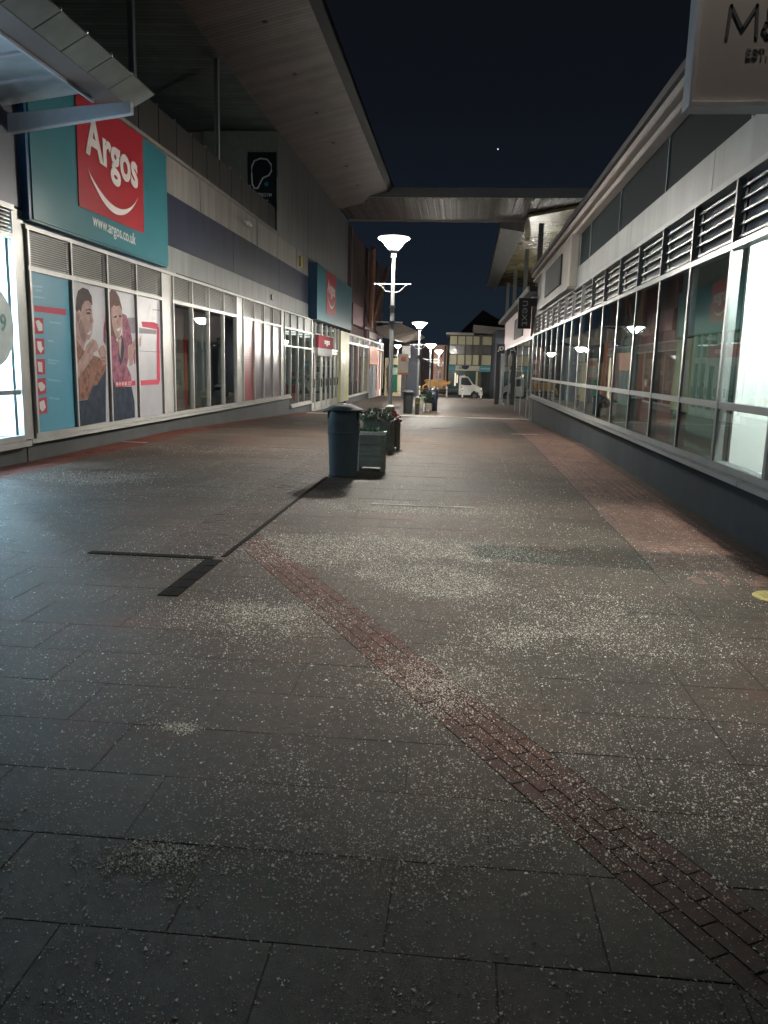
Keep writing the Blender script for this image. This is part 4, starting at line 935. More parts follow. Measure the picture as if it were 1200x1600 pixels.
# ---- M&S projecting sign
ms = thing('projecting_sign', (2.15, 6.5, 3.55), 'pale projecting box sign reading M&S EST. 1884 above the lit display window', 'sign')
MB().box(1.61, 2.68, 6.46, 6.62, 3.56, 4.75).build('sign_box', mat('sign_pale', (.24, .215, .20), .5, 0, .05, 2), ms)
for x0_, x1_, z0_, z1_ in ((1.585, 1.61, 3.53, 4.78), (1.611, 2.69, 3.53, 3.558), (1.611, 2.69, 4.752, 4.78)):
    MB().box(x0_, x1_, 6.44, 6.64, z0_, z1_).build('sign_frame', mat('sign_edge', (.42, .42, .44), .35, .3), ms)
blk = mat('sign_black_letter', (.03, .03, .032), .5)
GL = {'M': [[(0, 0), (.06, 1), (.5, .25), (.94, 1), (1, 0)]], 'S': [[(.62, .86), (.48, .97), (.25, 1), (.08, .88), (.08, .68), (.25, .55), (.5, .45), (.62, .28), (.55, .08), (.33, 0), (.12, .04), (0, .17)]],
      '&': [[(.8, 0), (.2, .68), (.18, .88), (.34, 1), (.5, .9), (.46, .7), (.12, .42), (.04, .2), (.18, .02), (.42, .02), (.66, .2), (.76, .42)]], 'E': [[(.5, 1), (0, 1), (0, 0), (.5, 0)], [(0, .52), (.42, .52)]],
      'T': [[(0, 1), (.64, 1)], [(.32, 1), (.32, 0)]], '.': [[(.1, 0), (.1, .06)]], '1': [[(.05, .8), (.25, 1), (.25, 0)]], '8': [[(.28, .54), (.06, .74), (.28, 1), (.5, .74), (.28, .54), (0, .27), (.28, 0), (.56, .27), (.28, .54)]],
      '4': [[(.5, .28), (0, .28), (.4, 1), (.4, 0)]]}
def stroke_text(name, txt, x, z, y_, h, wd, gap, m, parent):
    for ch in txt:
        if ch in GL:
            b = MB(); wm = max(p[0] for st_ in GL[ch] for p in st_)
            for st_ in GL[ch]:
                for (ax, az), (bx, bz) in zip(st_[:-1], st_[1:]):
                    p, q = Vector((x+ax*h, 0, z+az*h)), Vector((x+bx*h, 0, z+bz*h)); d = (q-p).normalized(); n_ = Vector((-d.z, 0, d.x))*wd/2; p = p-d*wd*.35; q = q+d*wd*.35
                    b.extrude([(v.x, y_, v.z) for v in (p-n_, q-n_, q+n_, p+n_)], (0, -.0012, 0))
            b.build(name, m, parent); x += (wm+gap)*h
        else: x += gap*2*h
stroke_text('sign_letter', 'M&S', 1.815, 4.0, 6.4597, .205, .022, .17, blk, ms)
stroke_text('small_sign_letter', 'EST.', 1.965, 3.86, 6.4597, .055, .008, .22, mat('sign_grey_letter', (.12, .11, .11), .5), ms)
stroke_text('small_sign_letter', '1884', 2.19, 3.86, 6.4597, .055, .008, .22, mat('sign_grey_letter', (.12, .11, .11)), ms)
MB().box(2.2, 2.7, 6.5, 6.58, 4.785, 4.83).build('bracket', dark_m, ms)

# ---- 'next' shop beyond, glass box
nx = thing('corner_glass_shop', (2.8, 42, -.5), 'glass-fronted shop past the grey plinth with a pink fascia and slim posts', 'shop')
X2 = 2.86
GY = [32.0, 34.7, 38.3, 42.0, 48.0, 54.0]
for i, y_ in enumerate(GY): post(nx, y_, -1.0, 2.85, X2, .09, .09, frame_g, sgn=-1)
for a, b_ in zip(GY[:-1], GY[1:]): MB().box(X2, X2+.012, a+.05, b_-.05, -.9, 2.8).build('window_pane', glass('mirror_glass', (.45, .55, .52), 1.7, .01, .25), nx)
rail(nx, 31.9, 54.1, 2.83, 2.93, X2-.06, X2+.1, frame_g); rail(nx, 31.9, 54.1, gz(40)-.4, gz(40)-.12, X2-.02, X2+.1, frame_g)
fp = MB(); fp.hexa([(X2-.05, 34, 2.94), (X2+.2, 34, 2.94), (X2+.2, 54.1, 2.94), (X2-.05, 54.1, 2.94), (X2-.05, 34, 4.55), (X2+.2, 34, 4.55), (X2+.2, 54.1, 4.55), (X2-.05, 54.1, 4.55)]); fp.build('pale_fascia', mat('pink_fascia', (.46, .36, .38), .55, 0, .06, 2), nx)
MB().box(X2-.10, X2-.052, 38.0, 44.0, 3.15, 4.15).build('name_board', black_m, nx)
MB().box(X2-.35, X2+6, 31.95, 56, 4.56, 4.74).build('roof', roofdk, nx); MB().box(X2-.42, X2-.35, 31.95, 56, 4.6, 4.76).build('roof_edge', frame_g, nx)
MB().box(X2+3.5, X2+3.6, 32, 54, -1, 4.5).build('back_wall', cols['dark'], nx); MB().box(X2+.1, X2+3.6, 53.9, 54.0, -1, 4.5).build('end_wall', cols['dark'], nx)
n1 = thing('vertical_name_sign', (2.3, 31.2, 3.1), 'black vertical sign reading next fixed to the corner of the grey building', 'sign')
MB().box(2.07, 2.56, 31.1, 31.28, 3.12, 4.24).build('sign_box', black_m, n1); MB().box(2.562, 2.80, 31.12, 31.26, 3.95, 4.24).build('bracket', black_m, n1)
letters('sign_letters', 'next', .42, (2.22, 31.095, 4.14), (0, 0, -1), (1, 0, 0), mat('sign_dim_letter', (.16, .20, .20), .4), n1, fitw=.92, ext=.003)
n2 = thing('square_sign', (2.5, 52, -.6), 'black sign with white JD letters on a dark post by the far building', 'sign')
MB().box(2.23, 2.74, 51.95, 52.1, 2.56, 3.16).build('sign_box', black_m, n2)
letters('sign_letters', 'JD', .36, (2.28, 51.94, 2.76), (1, 0, 0), (0, 0, 1), white_m, n2, fitw=.38, ext=.004, bold=.006, shear=.2)
MB().box(2.23, 2.5, 51.95, 52.15, -.65, 2.555).build('post', black_m, n2); MB().box(2.56, 2.68, 51.95, 52.15, -.65, 2.555).build('slim_post', frame_g, n2)
hc = thing('high_canopy', (4.5, 60, 10), 'high canopy with glossy boarded soffit and tall grey posts beyond the bridge roof', 'canopy')
bs = planks('glossy_yellow_boards', (.40, .34, .20), 'Y', .8, .22, .5, .1)
MB().hexa([(3.3, 46, 9.75), (8.6, 40, 9.8), (8.6, 84, 9.8), (3.2, 84, 9.9), (3.3, 46, 9.9), (8.6, 40, 9.95), (8.6, 84, 9.95), (3.2, 84, 10.05)]).build('boarded_soffit', bs, hc)
MB().hexa([(1.95, 48.5, 9.6), (3.3, 48.5, 9.4), (3.2, 84, 9.5), (2.3, 84, 9.7), (1.95, 48.5, 10.2), (3.3, 48.5, 10.0), (3.2, 84, 10.1), (2.3, 84, 10.3)]).build('canopy_edge', clad_g, hc)
for y_, x_ in ((45.5, 3.9), (55, 3.9), (66., 3.9), (76, 3.9)):
    MB().box(x_, x_+.26, y_, y_+.3, -1.1, 9.4).build('post', mat('canopy_post', (.17, .18, .18), .45, .3), hc)
MB().box(3.0, 9., 72, 84, -1.2, 5.0).build('store_room', mat('dark_store', (.03, .035, .05), .7), hc)
MB().box(3.5, 3.9, 53, 72, 5.8, 6.1).build('inner_beam', frame_g, hc)
for y_ in (50, 58, 66): MB().box(5.6, 6.6, y_, y_+.7, 5.9, 6.0).build('added_uplight', emis('added_uplight_glow', (.95, .93, .82), 26.), hc)  # hidden lamps added to brighten the boarded soffit

# ------------------------------------------------------------------ street lamps
lampglow = emis('lamp_glass_lit', (1., .95, .85), LAMP_GLOW)
pole_m = mat('lamp_pole_grey', (.33, .34, .34), .38, .4, .1, 6)
band_m = mat('yellow_band', (.45, .40, .12), .5); slot_m = mat('base_dark_green', (.035, .05, .045), .5)
def lamp(x, y_, ztop, label):
    zb = gz(y_); H = ztop-zb; t = thing('street_lamp', (x, y_, zb), label, 'street lamp', 'street lamps along the middle of the street')
    c0 = (x, y_, zb)
    MB().lathe([(.045, .2), (.045, H-1.45), (.040, H-1.42), (.036, H-.42), (.036, H-.40)], c0, 14).build('pole', pole_m, t, smooth=True)
    MB().lathe([(.055, H-.42), (.055, H-.33), (.09, H-.30), (.105, H-.265)], c0, 16).build('collar', pole_m, t, smooth=True)
    MB().lathe([(.105, H-.262), (.16, H-.19), (.235, H-.10), (.30, H-.055)], c0, 24).build('lamp_glass', lampglow, t, smooth=True)
    MB().lathe([(.30, H-.052), (.335, H-.05), (.34, H-.035), (.33, H-.02), (.22, H+.0), (.10, H+.015), (.02, H+.02)], c0, 24).build('lamp_cap', mat('lamp_cap_glass', (.7, .7, .66), .4, emit=(1., .93, .8), est=3.), t, smooth=True)
    MB().lathe([(.062, H-1.46), (.062, H-1.40)], c0, 12).build('clamp', dark_m, t); MB().lathe([(.062, 2.5), (.062, 2.55)], c0, 12).build('clamp', dark_m, t)
    z_ = zb+H-.96
    for s_ in (-1, 1):
        a_ = MB().tube([(x+.04*s_, y_, z_), (x+.37*s_, y_, z_)], .007, 6)
        a_.tube([(x+.04*s_, y_, z_-.17), (x+.14*s_, y_, z_-.15), (x+.27*s_, y_, z_-.03), (x+.34*s_, y_, z_)], .006, 6)
        a_ = a_.build('banner_arm', pole_m, t); MB().lathe([(0, -.018), (.018, 0), (0, .018)], (x+.38*s_, y_, z_), 8).build('arm_ball', mat('ball_white', (.7, .7, .7)), a_)
    bx = MB().lathe([(.10, 0), (.10, .46)], c0, 8, sq=0).build('base_box', slot_m, t)
    for k_ in range(8):
        a = math.pi/4*k_; 
        if k_ % 1 == 0: MB().box(x+.104*math.cos(a)-.008, x+.104*math.cos(a)+.008, y_+.104*math.sin(a)-.008, y_+.104*math.sin(a)+.008, zb+.06, zb+.40).build('rib', mat('rib_steel', (.4, .4, .38), .4, .4), bx)
    MB().lathe([(.108, .461), (.108, .56)], c0, 16).build('yellow_band', band_m, t)
    MB().lathe([(.10, .561), (.10, .74), (.05, .78)], c0, 16).build('notice_wrap', mat('weathered_notice', (.18, .19, .15), .6, 0, .6, 22), t)
    return t
lamp(-1.50, 17.3, 4.27, 'tallest-looking street lamp, standing just behind the flower planters')
lamp(-1.83, 35, 3.50, 'second street lamp along, beside the black bin down the slope')
lamp(-1.93, 51, 3.05, 'third street lamp along, in front of the yellow skip truck')
lamp(-1.82, 66, 2.97, 'smallest-looking street lamp, the last one before the far road')

# assumed flood lamp, unseen on the right roof edge, to light the near paving
fl = thing('assumed_floodlight', (2.50, 6.3, 5.22), 'assumed flood lamp, out of view on a short mast on the right roof edge above the projecting sign', 'assumed_floodlight')
MB().tube([(2.62, 6.22, 5.22), (2.62, 6.22, 7.72)], .03, 8, steel_m).build('mast', None, fl)
MB().box(2.28, 2.60, 6.16, 6.40, 7.62, 7.78).build('housing', dark_m, fl)
MB().box(1.85, 2.75, 6.43, 6.445, 7.30, 7.78).build('assumed_visor', dark_m, fl)  # added plate that cuts off the far edge of the light pool
MB().box(2.32, 2.52, 6.18, 6.38, 7.605, 7.618).build('lens', emis('assumed_flood_lens', (1, .97, .9), 5), fl)
L = bpy.data.lights.new('assumed_flood_beam', 'SPOT'); L.energy = ASSUMED_FLOOD_W; L.color = (1., .92, .80); L.spot_size = R_(68); L.spot_blend = .6; L.shadow_soft_size = .02
lo_ = bpy.data.objects.new('assumed_flood_beam', L); COL.objects.link(lo_); lo_.parent = fl; lo_.location = (-.08, 0, 2.37)
d_ = Vector((1.0, 6.9, 0))-Vector((2.42, 6.3, 7.59)); lo_.rotation_euler = d_.to_track_quat('-Z', 'Y').to_euler()

# ------------------------------------------------------------------ bins
bin_m = mat('blue_grey_plastic', (.034, .043, .051), .72, 0, .14, 9, .15, 60, dirt=.15)
def bin_(x, y_, label, m=bin_m, s_=1.):
    z_ = gz(y_); t = thing('litter_bin', (x, y_, z_), label, 'litter bin', 'litter bins in the street'); c0 = (x, y_, z_)
    MB().lathe([(.190, .0), (.195, .012), (.197, .03), (.204, .30), (.214, .52), (.222, .66), (.226, .76), (.224, .81), (.214, .86), (.200, .905), (.196, .955)], c0, 40, sq=3.2).build('body', m, t, smooth=True)
    MB().lathe([(.205, .957), (.255, .955), (.272, .962), (.268, .975), (.235, .992), (.205, 1.012), (.15, 1.035), (.09, 1.05), (.03, 1.054)], c0, 40, sq=2.8).build('lid', m, t, smooth=True)
    MB().lathe([(.226, .625), (.229, .635), (.229, .65), (.227, .66)], c0, 40, sq=3.2).build('body_band', m, t, smooth=True)
    for s2_ in (-1, 1):
        MB().box(x+s2_*.200, x+s2_*.222, y_-.11, y_+.11, z_+.835, z_+.945).build('opening', black_m, t)
        MB().hexa([(x+s2_*.19, y_-.13, z_+.955), (x+s2_*.285, y_-.12, z_+.925), (x+s2_*.285, y_+.12, z_+.925), (x+s2_*.19, y_+.13, z_+.955), (x+s2_*.19, y_-.13, z_+.972), (x+s2_*.285, y_-.12, z_+.945), (x+s2_*.285, y_+.12, z_+.945), (x+s2_*.19, y_+.13, z_+.972)]).build('hood_wing', m, t)
    MB().lathe([(.012, -.006), (.012, .006)], (x+.225, y_-.10, z_+.79), 8).build('lock', steel_m, t)
    MB().lathe([(.203, 0), (.203, .03)], c0, 30, sq=3.2).build('foot_ring', black_m, t)
    return t
bin_(-1.655, 11.45, 'large blue-grey litter bin in front of the wooden planters')
bin_(-2.30, 36., 'dark litter bin beside the second street lamp', mat('black_plastic', (.02, .024, .028), .45, 0, .15, 8))
bin_(-1.28, 39.6, 'small-looking dark navy litter bin next to the far shrub planter', mat('navy_plastic', (.018, .025, .05), .4, 0, .15, 8))

# ------------------------------------------------------------------ planters
wood_m = mat('planter_wood', (.15, .145, .125), .75, 0, .25, 4, .35, 30, stretch=(1, 1, 6), island=.12)
soil_m = mat('soil', (.02, .015, .01), .9)
leaf_g = mat('leaf_green', (.09, .16, .09), .5, 0, .35, 30, island=.45); leaf_w = mat('petal_pale', (.42, .42, .42), .6, 0, .2, 30, island=.3)
leaf_p = mat('petal_dusky_red', (.36, .08, .10), .6, 0, .3, 30, island=.4); heath = mat('heather_pinkish', (.34, .22, .25), .6, 0, .3, 30, island=.4)
def leaves(b, cx, cy, cz, rx, ry, rz, n, size, rnd, mats):
    for _ in range(n):
        while True:
            u = [rnd.uniform(-1, 1) for _ in range(3)]
            if sum(q*q for q in u) < 1: break
        p = Vector((cx+u[0]*rx, cy+u[1]*ry, cz+abs(u[2])*rz)); d = Vector((rnd.gauss(0, 1), rnd.gauss(0, 1), rnd.gauss(.5, 1))).normalized(); s2 = d.cross(Vector((rnd.gauss(0, 1), rnd.gauss(0, 1), rnd.gauss(0, 1)))).normalized()
        L_ = size*rnd.uniform(.6, 1.4); w_ = L_*.38; m_ = rnd.choices([q[0] for q in mats], [q[1] for q in mats])[0]
        b.poly([p, p+d*L_*.5+s2*w_, p+d*L_, p+d*L_*.5-s2*w_], m_)
def planter(x, y_, w_, h_, label, kinds, fol, rim=None, seed=1):
    z_ = gz(y_); t = thing('flower_planter', (x, y_, z_), label, 'planter', 'wooden flower planters'); rnd = random.Random(seed); n_ = max(3, int(h_/.15)); bh = (h_-.07)/n_
    MB().box(x-w_/2+.03, x+w_/2-.03, y_-w_/2+.03, y_+w_/2-.03, z_+.07, z_+h_-.03).build('liner', black_m, t)
    for k_ in range(n_):
        z0_ = z_+.07+k_*bh
        for a in range(4):
            b = MB(); hw = w_/2; c_ = .045
            p = {0: (x-hw+c_, x+hw-c_, y_-hw, y_-hw+.025), 1: (x-hw+c_, x+hw-c_, y_+hw-.025, y_+hw), 2: (x-hw, x-hw+.025, y_-hw+c_, y_+hw-c_), 3: (x+hw-.025, x+hw, y_-hw+c_, y_+hw-c_)}[a]
            b.box(*p, z0_+.003, z0_+bh-.003).build('plank', wood_m, t)
    for sx_ in (-1, 1):
        for sy_ in (-1, 1):
            X_, Y_ = x+sx_*w_/2, y_+sy_*w_/2
            MB().extrude([(X_-sx_*.044, Y_, z_), (X_, Y_-sy_*.044, z_), (X_-sx_*.05, Y_-sy_*.05, z_)], (0, 0, h_-.02)).build('corner_post', wood_m, t)
    if rim:
        r_ = MB(); hw = w_/2
        for p in ((x-hw, x+hw, y_-hw-.01, y_-hw+.03), (x-hw, x+hw, y_+hw-.03, y_+hw+.01), (x-hw-.01, x-hw+.03, y_-hw+.031, y_+hw-.031), (x+hw-.03, x+hw+.01, y_-hw+.031, y_+hw-.031)): r_.box(*p, z_+h_-.02, z_+h_+.03)
        r_.build('rim', rim, t)
    MB().box(x-w_/2+.035, x+w_/2-.035, y_-w_/2+.035, y_+w_/2-.035, z_+h_-.028, z_+h_-.015).build('soil', soil_m, t)
    b = MB()
    for rx, ry, rz, cz, n2, sz, ox in fol: leaves(b, x+ox, y_, z_+h_+cz, rx, ry, rz, n2, sz, rnd, kinds)
    for _ in range(26):
        px, py = x+rnd.uniform(-1, 1)*w_*.4, y_+rnd.uniform(-1, 1)*w_*.4; b.tube([(px, py, z_+h_-.02), (px+rnd.gauss(0, .03), py+rnd.gauss(0, .03), z_+h_+rnd.uniform(.05, .16))], .0025, 3, leaf_g)
    b.build('plants', None, t)
    return t
planter(-1.33, 12.25, .42, .58, 'nearest wooden planter, with a pale rim, close behind the big bin', [(leaf_g, 9), (leaf_w, 1)], [(.22, .22, .08, -.02, 900, .045, 0)], mat('pale_rim', (.42, .41, .36), .6))
planter(-1.49, 14.95, .56, .60, 'larger wooden planter full of heather, between the near planter and the lamp', [(leaf_g, 7), (leaf_w, 2.2), (heath, 3)], [(.34, .30, .22, -.02, 2600, .05, -.05)], seed=3)
t = planter(-1.33, 15.45, .40, .55, 'wooden planter with dusky red flowers at the right of the heather', [(leaf_p, 6), (leaf_g, 3)], [(.22, .22, .20, -.02, 1100, .05, 0)], seed=4)
planter(-1.80, 38.2, .2, .65, 'narrow pale planter box behind the black bin', [(leaf_g, 5)], [(.15, .15, .15, 0, 200, .07, 0)], mat('pale_rim', (.42, .41, .36)), seed=5)
planter(-1.48, 38.9, .34, .42, 'small planter with a dark ball shrub behind the second lamp', [(mat('leaf_dark', (.015, .025, .018), .5), 5)], [(.26, .26, .5, 0, 1300, .08, 0), (.25, .25, .2, .1, 500, .08, -.1)], seed=6)

# ------------------------------------------------------------------ bollards
for i, (x_, y_) in enumerate(((-4.8, 66), (-3.33, 66.3), (-2.12, 66.2), (-1.07, 66.4), (.22, 66.4), (1.75, 66.3))):
    z_ = gz(y_); lb_ = ('white bollard by the cream shopfront', 'white bollard behind the black bin', 'white bollard behind the dark shrub', 'white bollard below the yellow skip', "white bollard in front of the truck's door", "white bollard in front of the truck's bonnet")[i]
    t = thing('bollard', (x_, y_, z_), lb_, 'bollard', 'white bollards along the road edge')
    MB().lathe([(.062, 0), (.055, .75), (.058, .76), (.058, .84), (.04, .9), (.01, .92)], (x_, y_, z_), 12, sq=0).build('bollard_post', mat('bollard_white', (.72, .68, .6), .5), t, smooth=True)
    MB().lathe([(.085, 0), (.085, .05)], (x_, y_, z_), 12).build('foot', dark_m, t); MB().lathe([(.061, .62), (.061, .68)], (x_, y_, z_), 12).build('dark_band', dark_m, t)

# ------------------------------------------------------------------ skip truck
tr = thing('skip_truck', (0, 75.4, gz(75)-.1), 'white cab truck with a yellow skip on its back, parked across the street end', 'truck')
zt = gz(75)-.1; tw = mat('truck_white', (.62, .62, .60), .3, 0, .05, 4, dirt=.12); ty = mat('skip_yellow', (.55, .27, .03), .45, 0, .12, 4, dirt=.3); rub = mat('tyre_rubber', (.015, .015, .015), .8); tg = mat('cab_glass', (.03, .035, .04), .08)
cabp = [(-.12, .55), (-.12, 2.05), (-.02, 2.15), (.62, 2.12), (.78, 2.02), (1.22, 1.40), (1.55, 1.28), (1.95, 1.05), (2.08, .80), (2.12, .42), (1.80, .38), (1.75, .62), (1.55, .80), (1.30, .82), (1.08, .66), (1.0, .42), (-.1, .42)]
MB().extrude([(x_, 74.4, zt+z_) for x_, z_ in cabp], (0, 1.9, 0)).build('cab', tw, tr, bevel=.03)
MB().extrude([(x_, 74.385, zt+z_) for x_, z_ in ((.08, 1.35), (.10, 1.98), (.60, 1.98), (.72, 1.90), (1.08, 1.38), (1.0, 1.30), (.5, 1.30))], (0, .012, 0)).build('side_window', tg, tr)
MB().hexa([(.80, 74.55, zt+2.03), (1.24, 74.55, zt+1.42), (1.24, 76.15, zt+1.42), (.80, 76.15, zt+2.03), (.82, 74.55, zt+2.05), (1.26, 74.55, zt+1.44), (1.26, 76.15, zt+1.44), (.82, 76.15, zt+2.05)]).build('windscreen', tg, tr)
dr = MB().box(.03, 1.05, 74.392, 74.399, zt+.60, zt+1.28).build('door', tw, tr); MB().box(.06, .20, 74.38, 74.39, zt+1.08, zt+1.14).build('handle', black_m, dr)
MB().box(.78, .86, 74.15, 74.37, zt+1.35, zt+1.62).build('wing_mirror', black_m, tr)
MB().box(-.1, 1.0, 74.40, 76.28, zt+.30, zt+.41).build('side_skirt', dark_m, tr)
MB().box(2.0, 2.20, 74.45, 76.2, zt+.28, zt+.50).build('bumper', dark_m, tr)
MB().extrude([(1.80, 74.39, zt+.80), (2.05, 74.39, zt+.70), (2.06, 74.39, zt+.86), (1.86, 74.39, zt+.96)], (0, .01, 0)).build('headlight', mat('headlight_glass', (.5, .5, .5), .15), tr)
MB().lathe([(.07, 2.15), (.07, 2.22), (.04, 2.28)], (.35, 75.2, zt), 10).build('amber_beacon', mat('amber', (.6, .2, .03), .3), tr)
MB().box(-4.1, 1.4, 74.9, 75.1, zt+.45, zt+.60).build('chassis', dark_m, tr); MB().box(-4.1, 1.4, 75.7, 75.9, zt+.45, zt+.60).build('chassis', dark_m, tr)
for x_ in (1.37, -2.9):
    for y_ in (74.42, 76.05):
        wv = MB(); n_ = 24
        for r0, ya, yb_ in ((.34, y_, y_+.22),): wv.extrude([(x_+r0*math.cos(a), ya, zt+.34+r0*math.sin(a)) for a in np.linspace(0, 6.283, n_+1)[:-1]], (0, yb_-ya, 0))
        wv = wv.build('wheel', rub, tr); MB().extrude([(x_+.19*math.cos(a), y_-.012, zt+.34+.19*math.sin(a)) for a in np.linspace(0, 6.283, 19)[:-1]], (0, .01, 0)).build('rim', mat('wheel_grey', (.10, .10, .10), .4, .4), wv)
sk = MB().extrude([(-3.25, 74.3, zt+1.72), (-.90, 74.3, zt+1.62), (-.97, 74.3, zt+1.36), (-1.25, 74.3, zt+1.32), (-1.75, 74.3, zt+.98), (-2.9, 74.3, zt+.98), (-3.2, 74.3, zt+1.46)], (0, 2., 0)).build('skip', ty, tr)
MB().box(-3.3, -.86, 74.24, 74.30, zt+1.56, zt+1.66).build('skip_rib', ty, sk)
b = MB()
for x_ in (-2.8, -2.2, -1.7): b.extrude([(x_, 74.27, zt+1.0), (x_+.08, 74.27, zt+1.0), (x_+.14, 74.27, zt+1.56), (x_+.06, 74.27, zt+1.56)], (0, .03, 0))
b.build('skip_rib', ty, sk)
MB().tube([(-3.5, 74.5, zt+.6), (-3.4, 74.5, zt+1.1), (-3.05, 74.5, zt+1.3)], .07, 8).build('lift_arm', ty, tr)
MB().box(-4., -.2, 74.5, 76.2, zt+.62, zt+.9).build('flat_bed', dark_m, tr)

# ------------------------------------------------------------------ far buildings
fb_ = thing('corner_shop_block', (4, 82, -1.2), 'two-storey block with cream panels and a teal-signed shopfront facing down the street', 'building')
crm = mat('cream_panel', (.50, .48, .34), .6, 0, .06, 2, island=.08); mull = mat('brown_mullion', (.045, .04, .03), .6); roofp = mat('fascia_cream', (.42, .40, .36), .6)
MB().box(-1.25, 12, 82.2, 92, -1.3, 4.9).build('wall', mat('dark_core', (.05, .05, .05), .7), fb_)
def row(xs, z0, z1, m, nm='cream_panel', dy=0.):
    for a, b_ in zip(xs[:-1], xs[1:]): MB().box(a+.05, b_-.05, 82.05-dy, 82.18, z0, z1).build(nm, m, fb_)
XA = [-1.22, -.42, .38, 1.10, 1.80]; XB = [2.0, 3.1, 4.0, 5.2, 6.4, 7.6, 8.8, 10]
winlit = mat('dim_window', (.04, .045, .05), .1, emit=(.5, .42, .34), est=.05)
row(XA, 3.92, 4.75, crm); row(XB, 3.92, 4.75, crm); row(XA, 1.93, 2.92, crm); row(XB, 1.93, 2.92, crm)
row(XA, 3.0, 3.85, winlit, 'window'); row(XB, 3.0, 3.85, winlit, 'window')
for x_ in XA+XB: MB().box(x_-.045, x_+.045, 81.98, 82.2, 1.87, 4.9).build('mullion', mull, fb_)
MB().box(1.80, 2.05, 81.95, 82.3, -1.2, 5.0).build('pier', mat('brown_pier', (.10, .085, .06), .6), fb_)
for z_ in (1.87, 2.93, 3.86): MB().box(-1.25, 10.1, 81.96, 82.0, z_, z_+.06).build('rail', mull, fb_)
MB().box(-1.6, 1.2, 81.5, 90, 4.85, 5.08).build('roof', roofp, fb_)
MB().hexa([(1.1, 81.2, 5.05), (9.5, 81.2, 4.75), (9.5, 90, 4.75), (1.1, 90, 5.05), (1.1, 81.2, 5.85), (9.5, 81.2, 5.2), (9.5, 90, 5.2), (1.1, 90, 5.85)]).build('wedge_roof', mat('taupe_roof', (.20, .18, .17), .6), fb_)
MB().box(-1.25, 10, 81.9, 82.15, 1.36, 1.86).build('sign_fascia', mat('cream_fascia', (.46, .44, .36), .5), fb_)
MB().box(-1.25, -.55, 81.86, 81.898, 1.36, 1.86).build('teal_board', mat('muted_teal', (.03, .16, .19), .5), fb_)
tb = MB().box(1.86, 3.05, 81.84, 81.898, 1.28, 1.84).build('teal_board', mat('bright_teal', (.03, .26, .32), .4), fb_)
b = MB()
for k_ in range(9): b.box(1.98+k_*.105, 1.98+k_*.105+.07, 81.83, 81.838, 1.52, 1.60+.03*(k_ % 3))
b.build('sign_letters', white_m, tb)
b = MB()
for k_ in range(6): b.box(-.2+k_*.14, -.2+k_*.14+.08, 81.88, 81.898, 1.5, 1.72, mat('muted_teal', (.03, .16, .19)))
b.extrude([(.45+.38*math.cos(a), 81.885, 1.84+.38*math.sin(a)) for a in np.linspace(math.pi, 2*math.pi, 12)], (0, -.02, 0), navy_m); b.build('sign_marks', None, fb_)
MB().box(-1.2, 1.8, 82.04, 82.15, -1.2, 1.35).build('shop_window', mat('dark_green_glass', (.025, .05, .045), .12), fb_)
b = MB().box(-.6, -.45, 82.0, 82.03, -.2, 1.1); b.box(-.4, -.25, 82.0, 82.03, .1, .9); b.build('painted_window_reflection', emis('painted_reflection_glow', (1, .92, .7), 1.), fb_)  # bright reflection in the shop window, painted as glowing strips
MB().box(1.55, 1.75, 81.9, 82.03, -1.2, 1.3).build('cream_post', crm, fb_)
MB().box(2.06, 9.8, 83.4, 83.5, -1.2, 1.35).build('shop_back', mat('shop_back', (.12, .12, .11), .8), fb_)
b = MB()
for k_ in range(5):
    for j in range(9): b.box(2.5+j*.27, 2.5+j*.27+.2, 82.5+.12*k_, 82.6+.12*k_, -1.0+.38*k_, -1.0+.38*k_+random.uniform(.1, .3), random.choice([print_w, print_w, redp, brn, shp]))
    b.box(2.4, 5.0, 82.45+.12*k_, 82.75+.12*k_, -1.04+.38*k_, -1.01+.38*k_, print_w)
b.build('shelf_goods', None, fb_)
MB().box(2.3, 5.2, 82.4, 82.9, 1.2, 1.25).build('shop_light', emis('shop_white_light2', (1., .95, .85), 8.), fb_)
MB().box(2.1, 9.7, 82.02, 82.04, -1.15, 1.3).build('window_pane', glass_m, fb_)
# unseen lamps added to brighten the far block, behind the shops at either side
lamp(5.4, 71.5, 3.6, 'added street lamp hidden behind the right-hand shop')
lamp(-6.0, 76.5, 3.6, 'added street lamp hidden behind the left canopy')
# dark gable behind
gb = MB(); gb.extrude([(-.9, 100, -1.3), (9.5, 100, -1.3), (9.5, 100, 5.0), (6.1, 100, 6.6), (2.4, 100, 8.6), (-.3, 100, 5.9), (-.9, 100, 5.2)], (0, 12, 0))
o = gb.build('dark_gabled_building', mat('night_dark_wall', (.010, .011, .015), .9)); tag(o, 'black gabled roof silhouette rising behind the cream-panelled block', 'building')
# dark blocks left beyond, pink lit strip building
dk = thing('dark_brick_block', (-4, 84, -1.2), 'dark unlit brick block behind the lamps, left of the cream-panelled block', 'building')
MB().box(-14, -3.0, 88, 98, -1.3, 4.2).build('wall', mat('purple_brick', (.045, .03, .036), .8, 0, .2, 6), dk)
for i in range(6):
    MB().box(-12+i*1.6, -11.2+i*1.6, 87.9, 87.98, 1.4, 2.6).build('window', tg, dk)
pk = thing('pink_lit_block', (-2.2, 84, -1.2), 'narrow pink-lit facade beside the last street lamp', 'building')
MB().box(-2.85, -1.45, 84, 90, -1.3, 3.9).build('wall', mat('salmon_render', (.45, .27, .21), .7, 0, .15, 3), pk)
for z_ in (2.9, 1.9, .8): MB().box(-2.5, -2.0, 83.93, 83.98, z_-.3, z_+.3).build('window', mat('brown_window', (.10, .06, .06), .2), pk)
MB().box(-1.75, -1.6, 83.9, 83.98, -1.2, 3.8).build('dark_pipe', dark_m, pk)
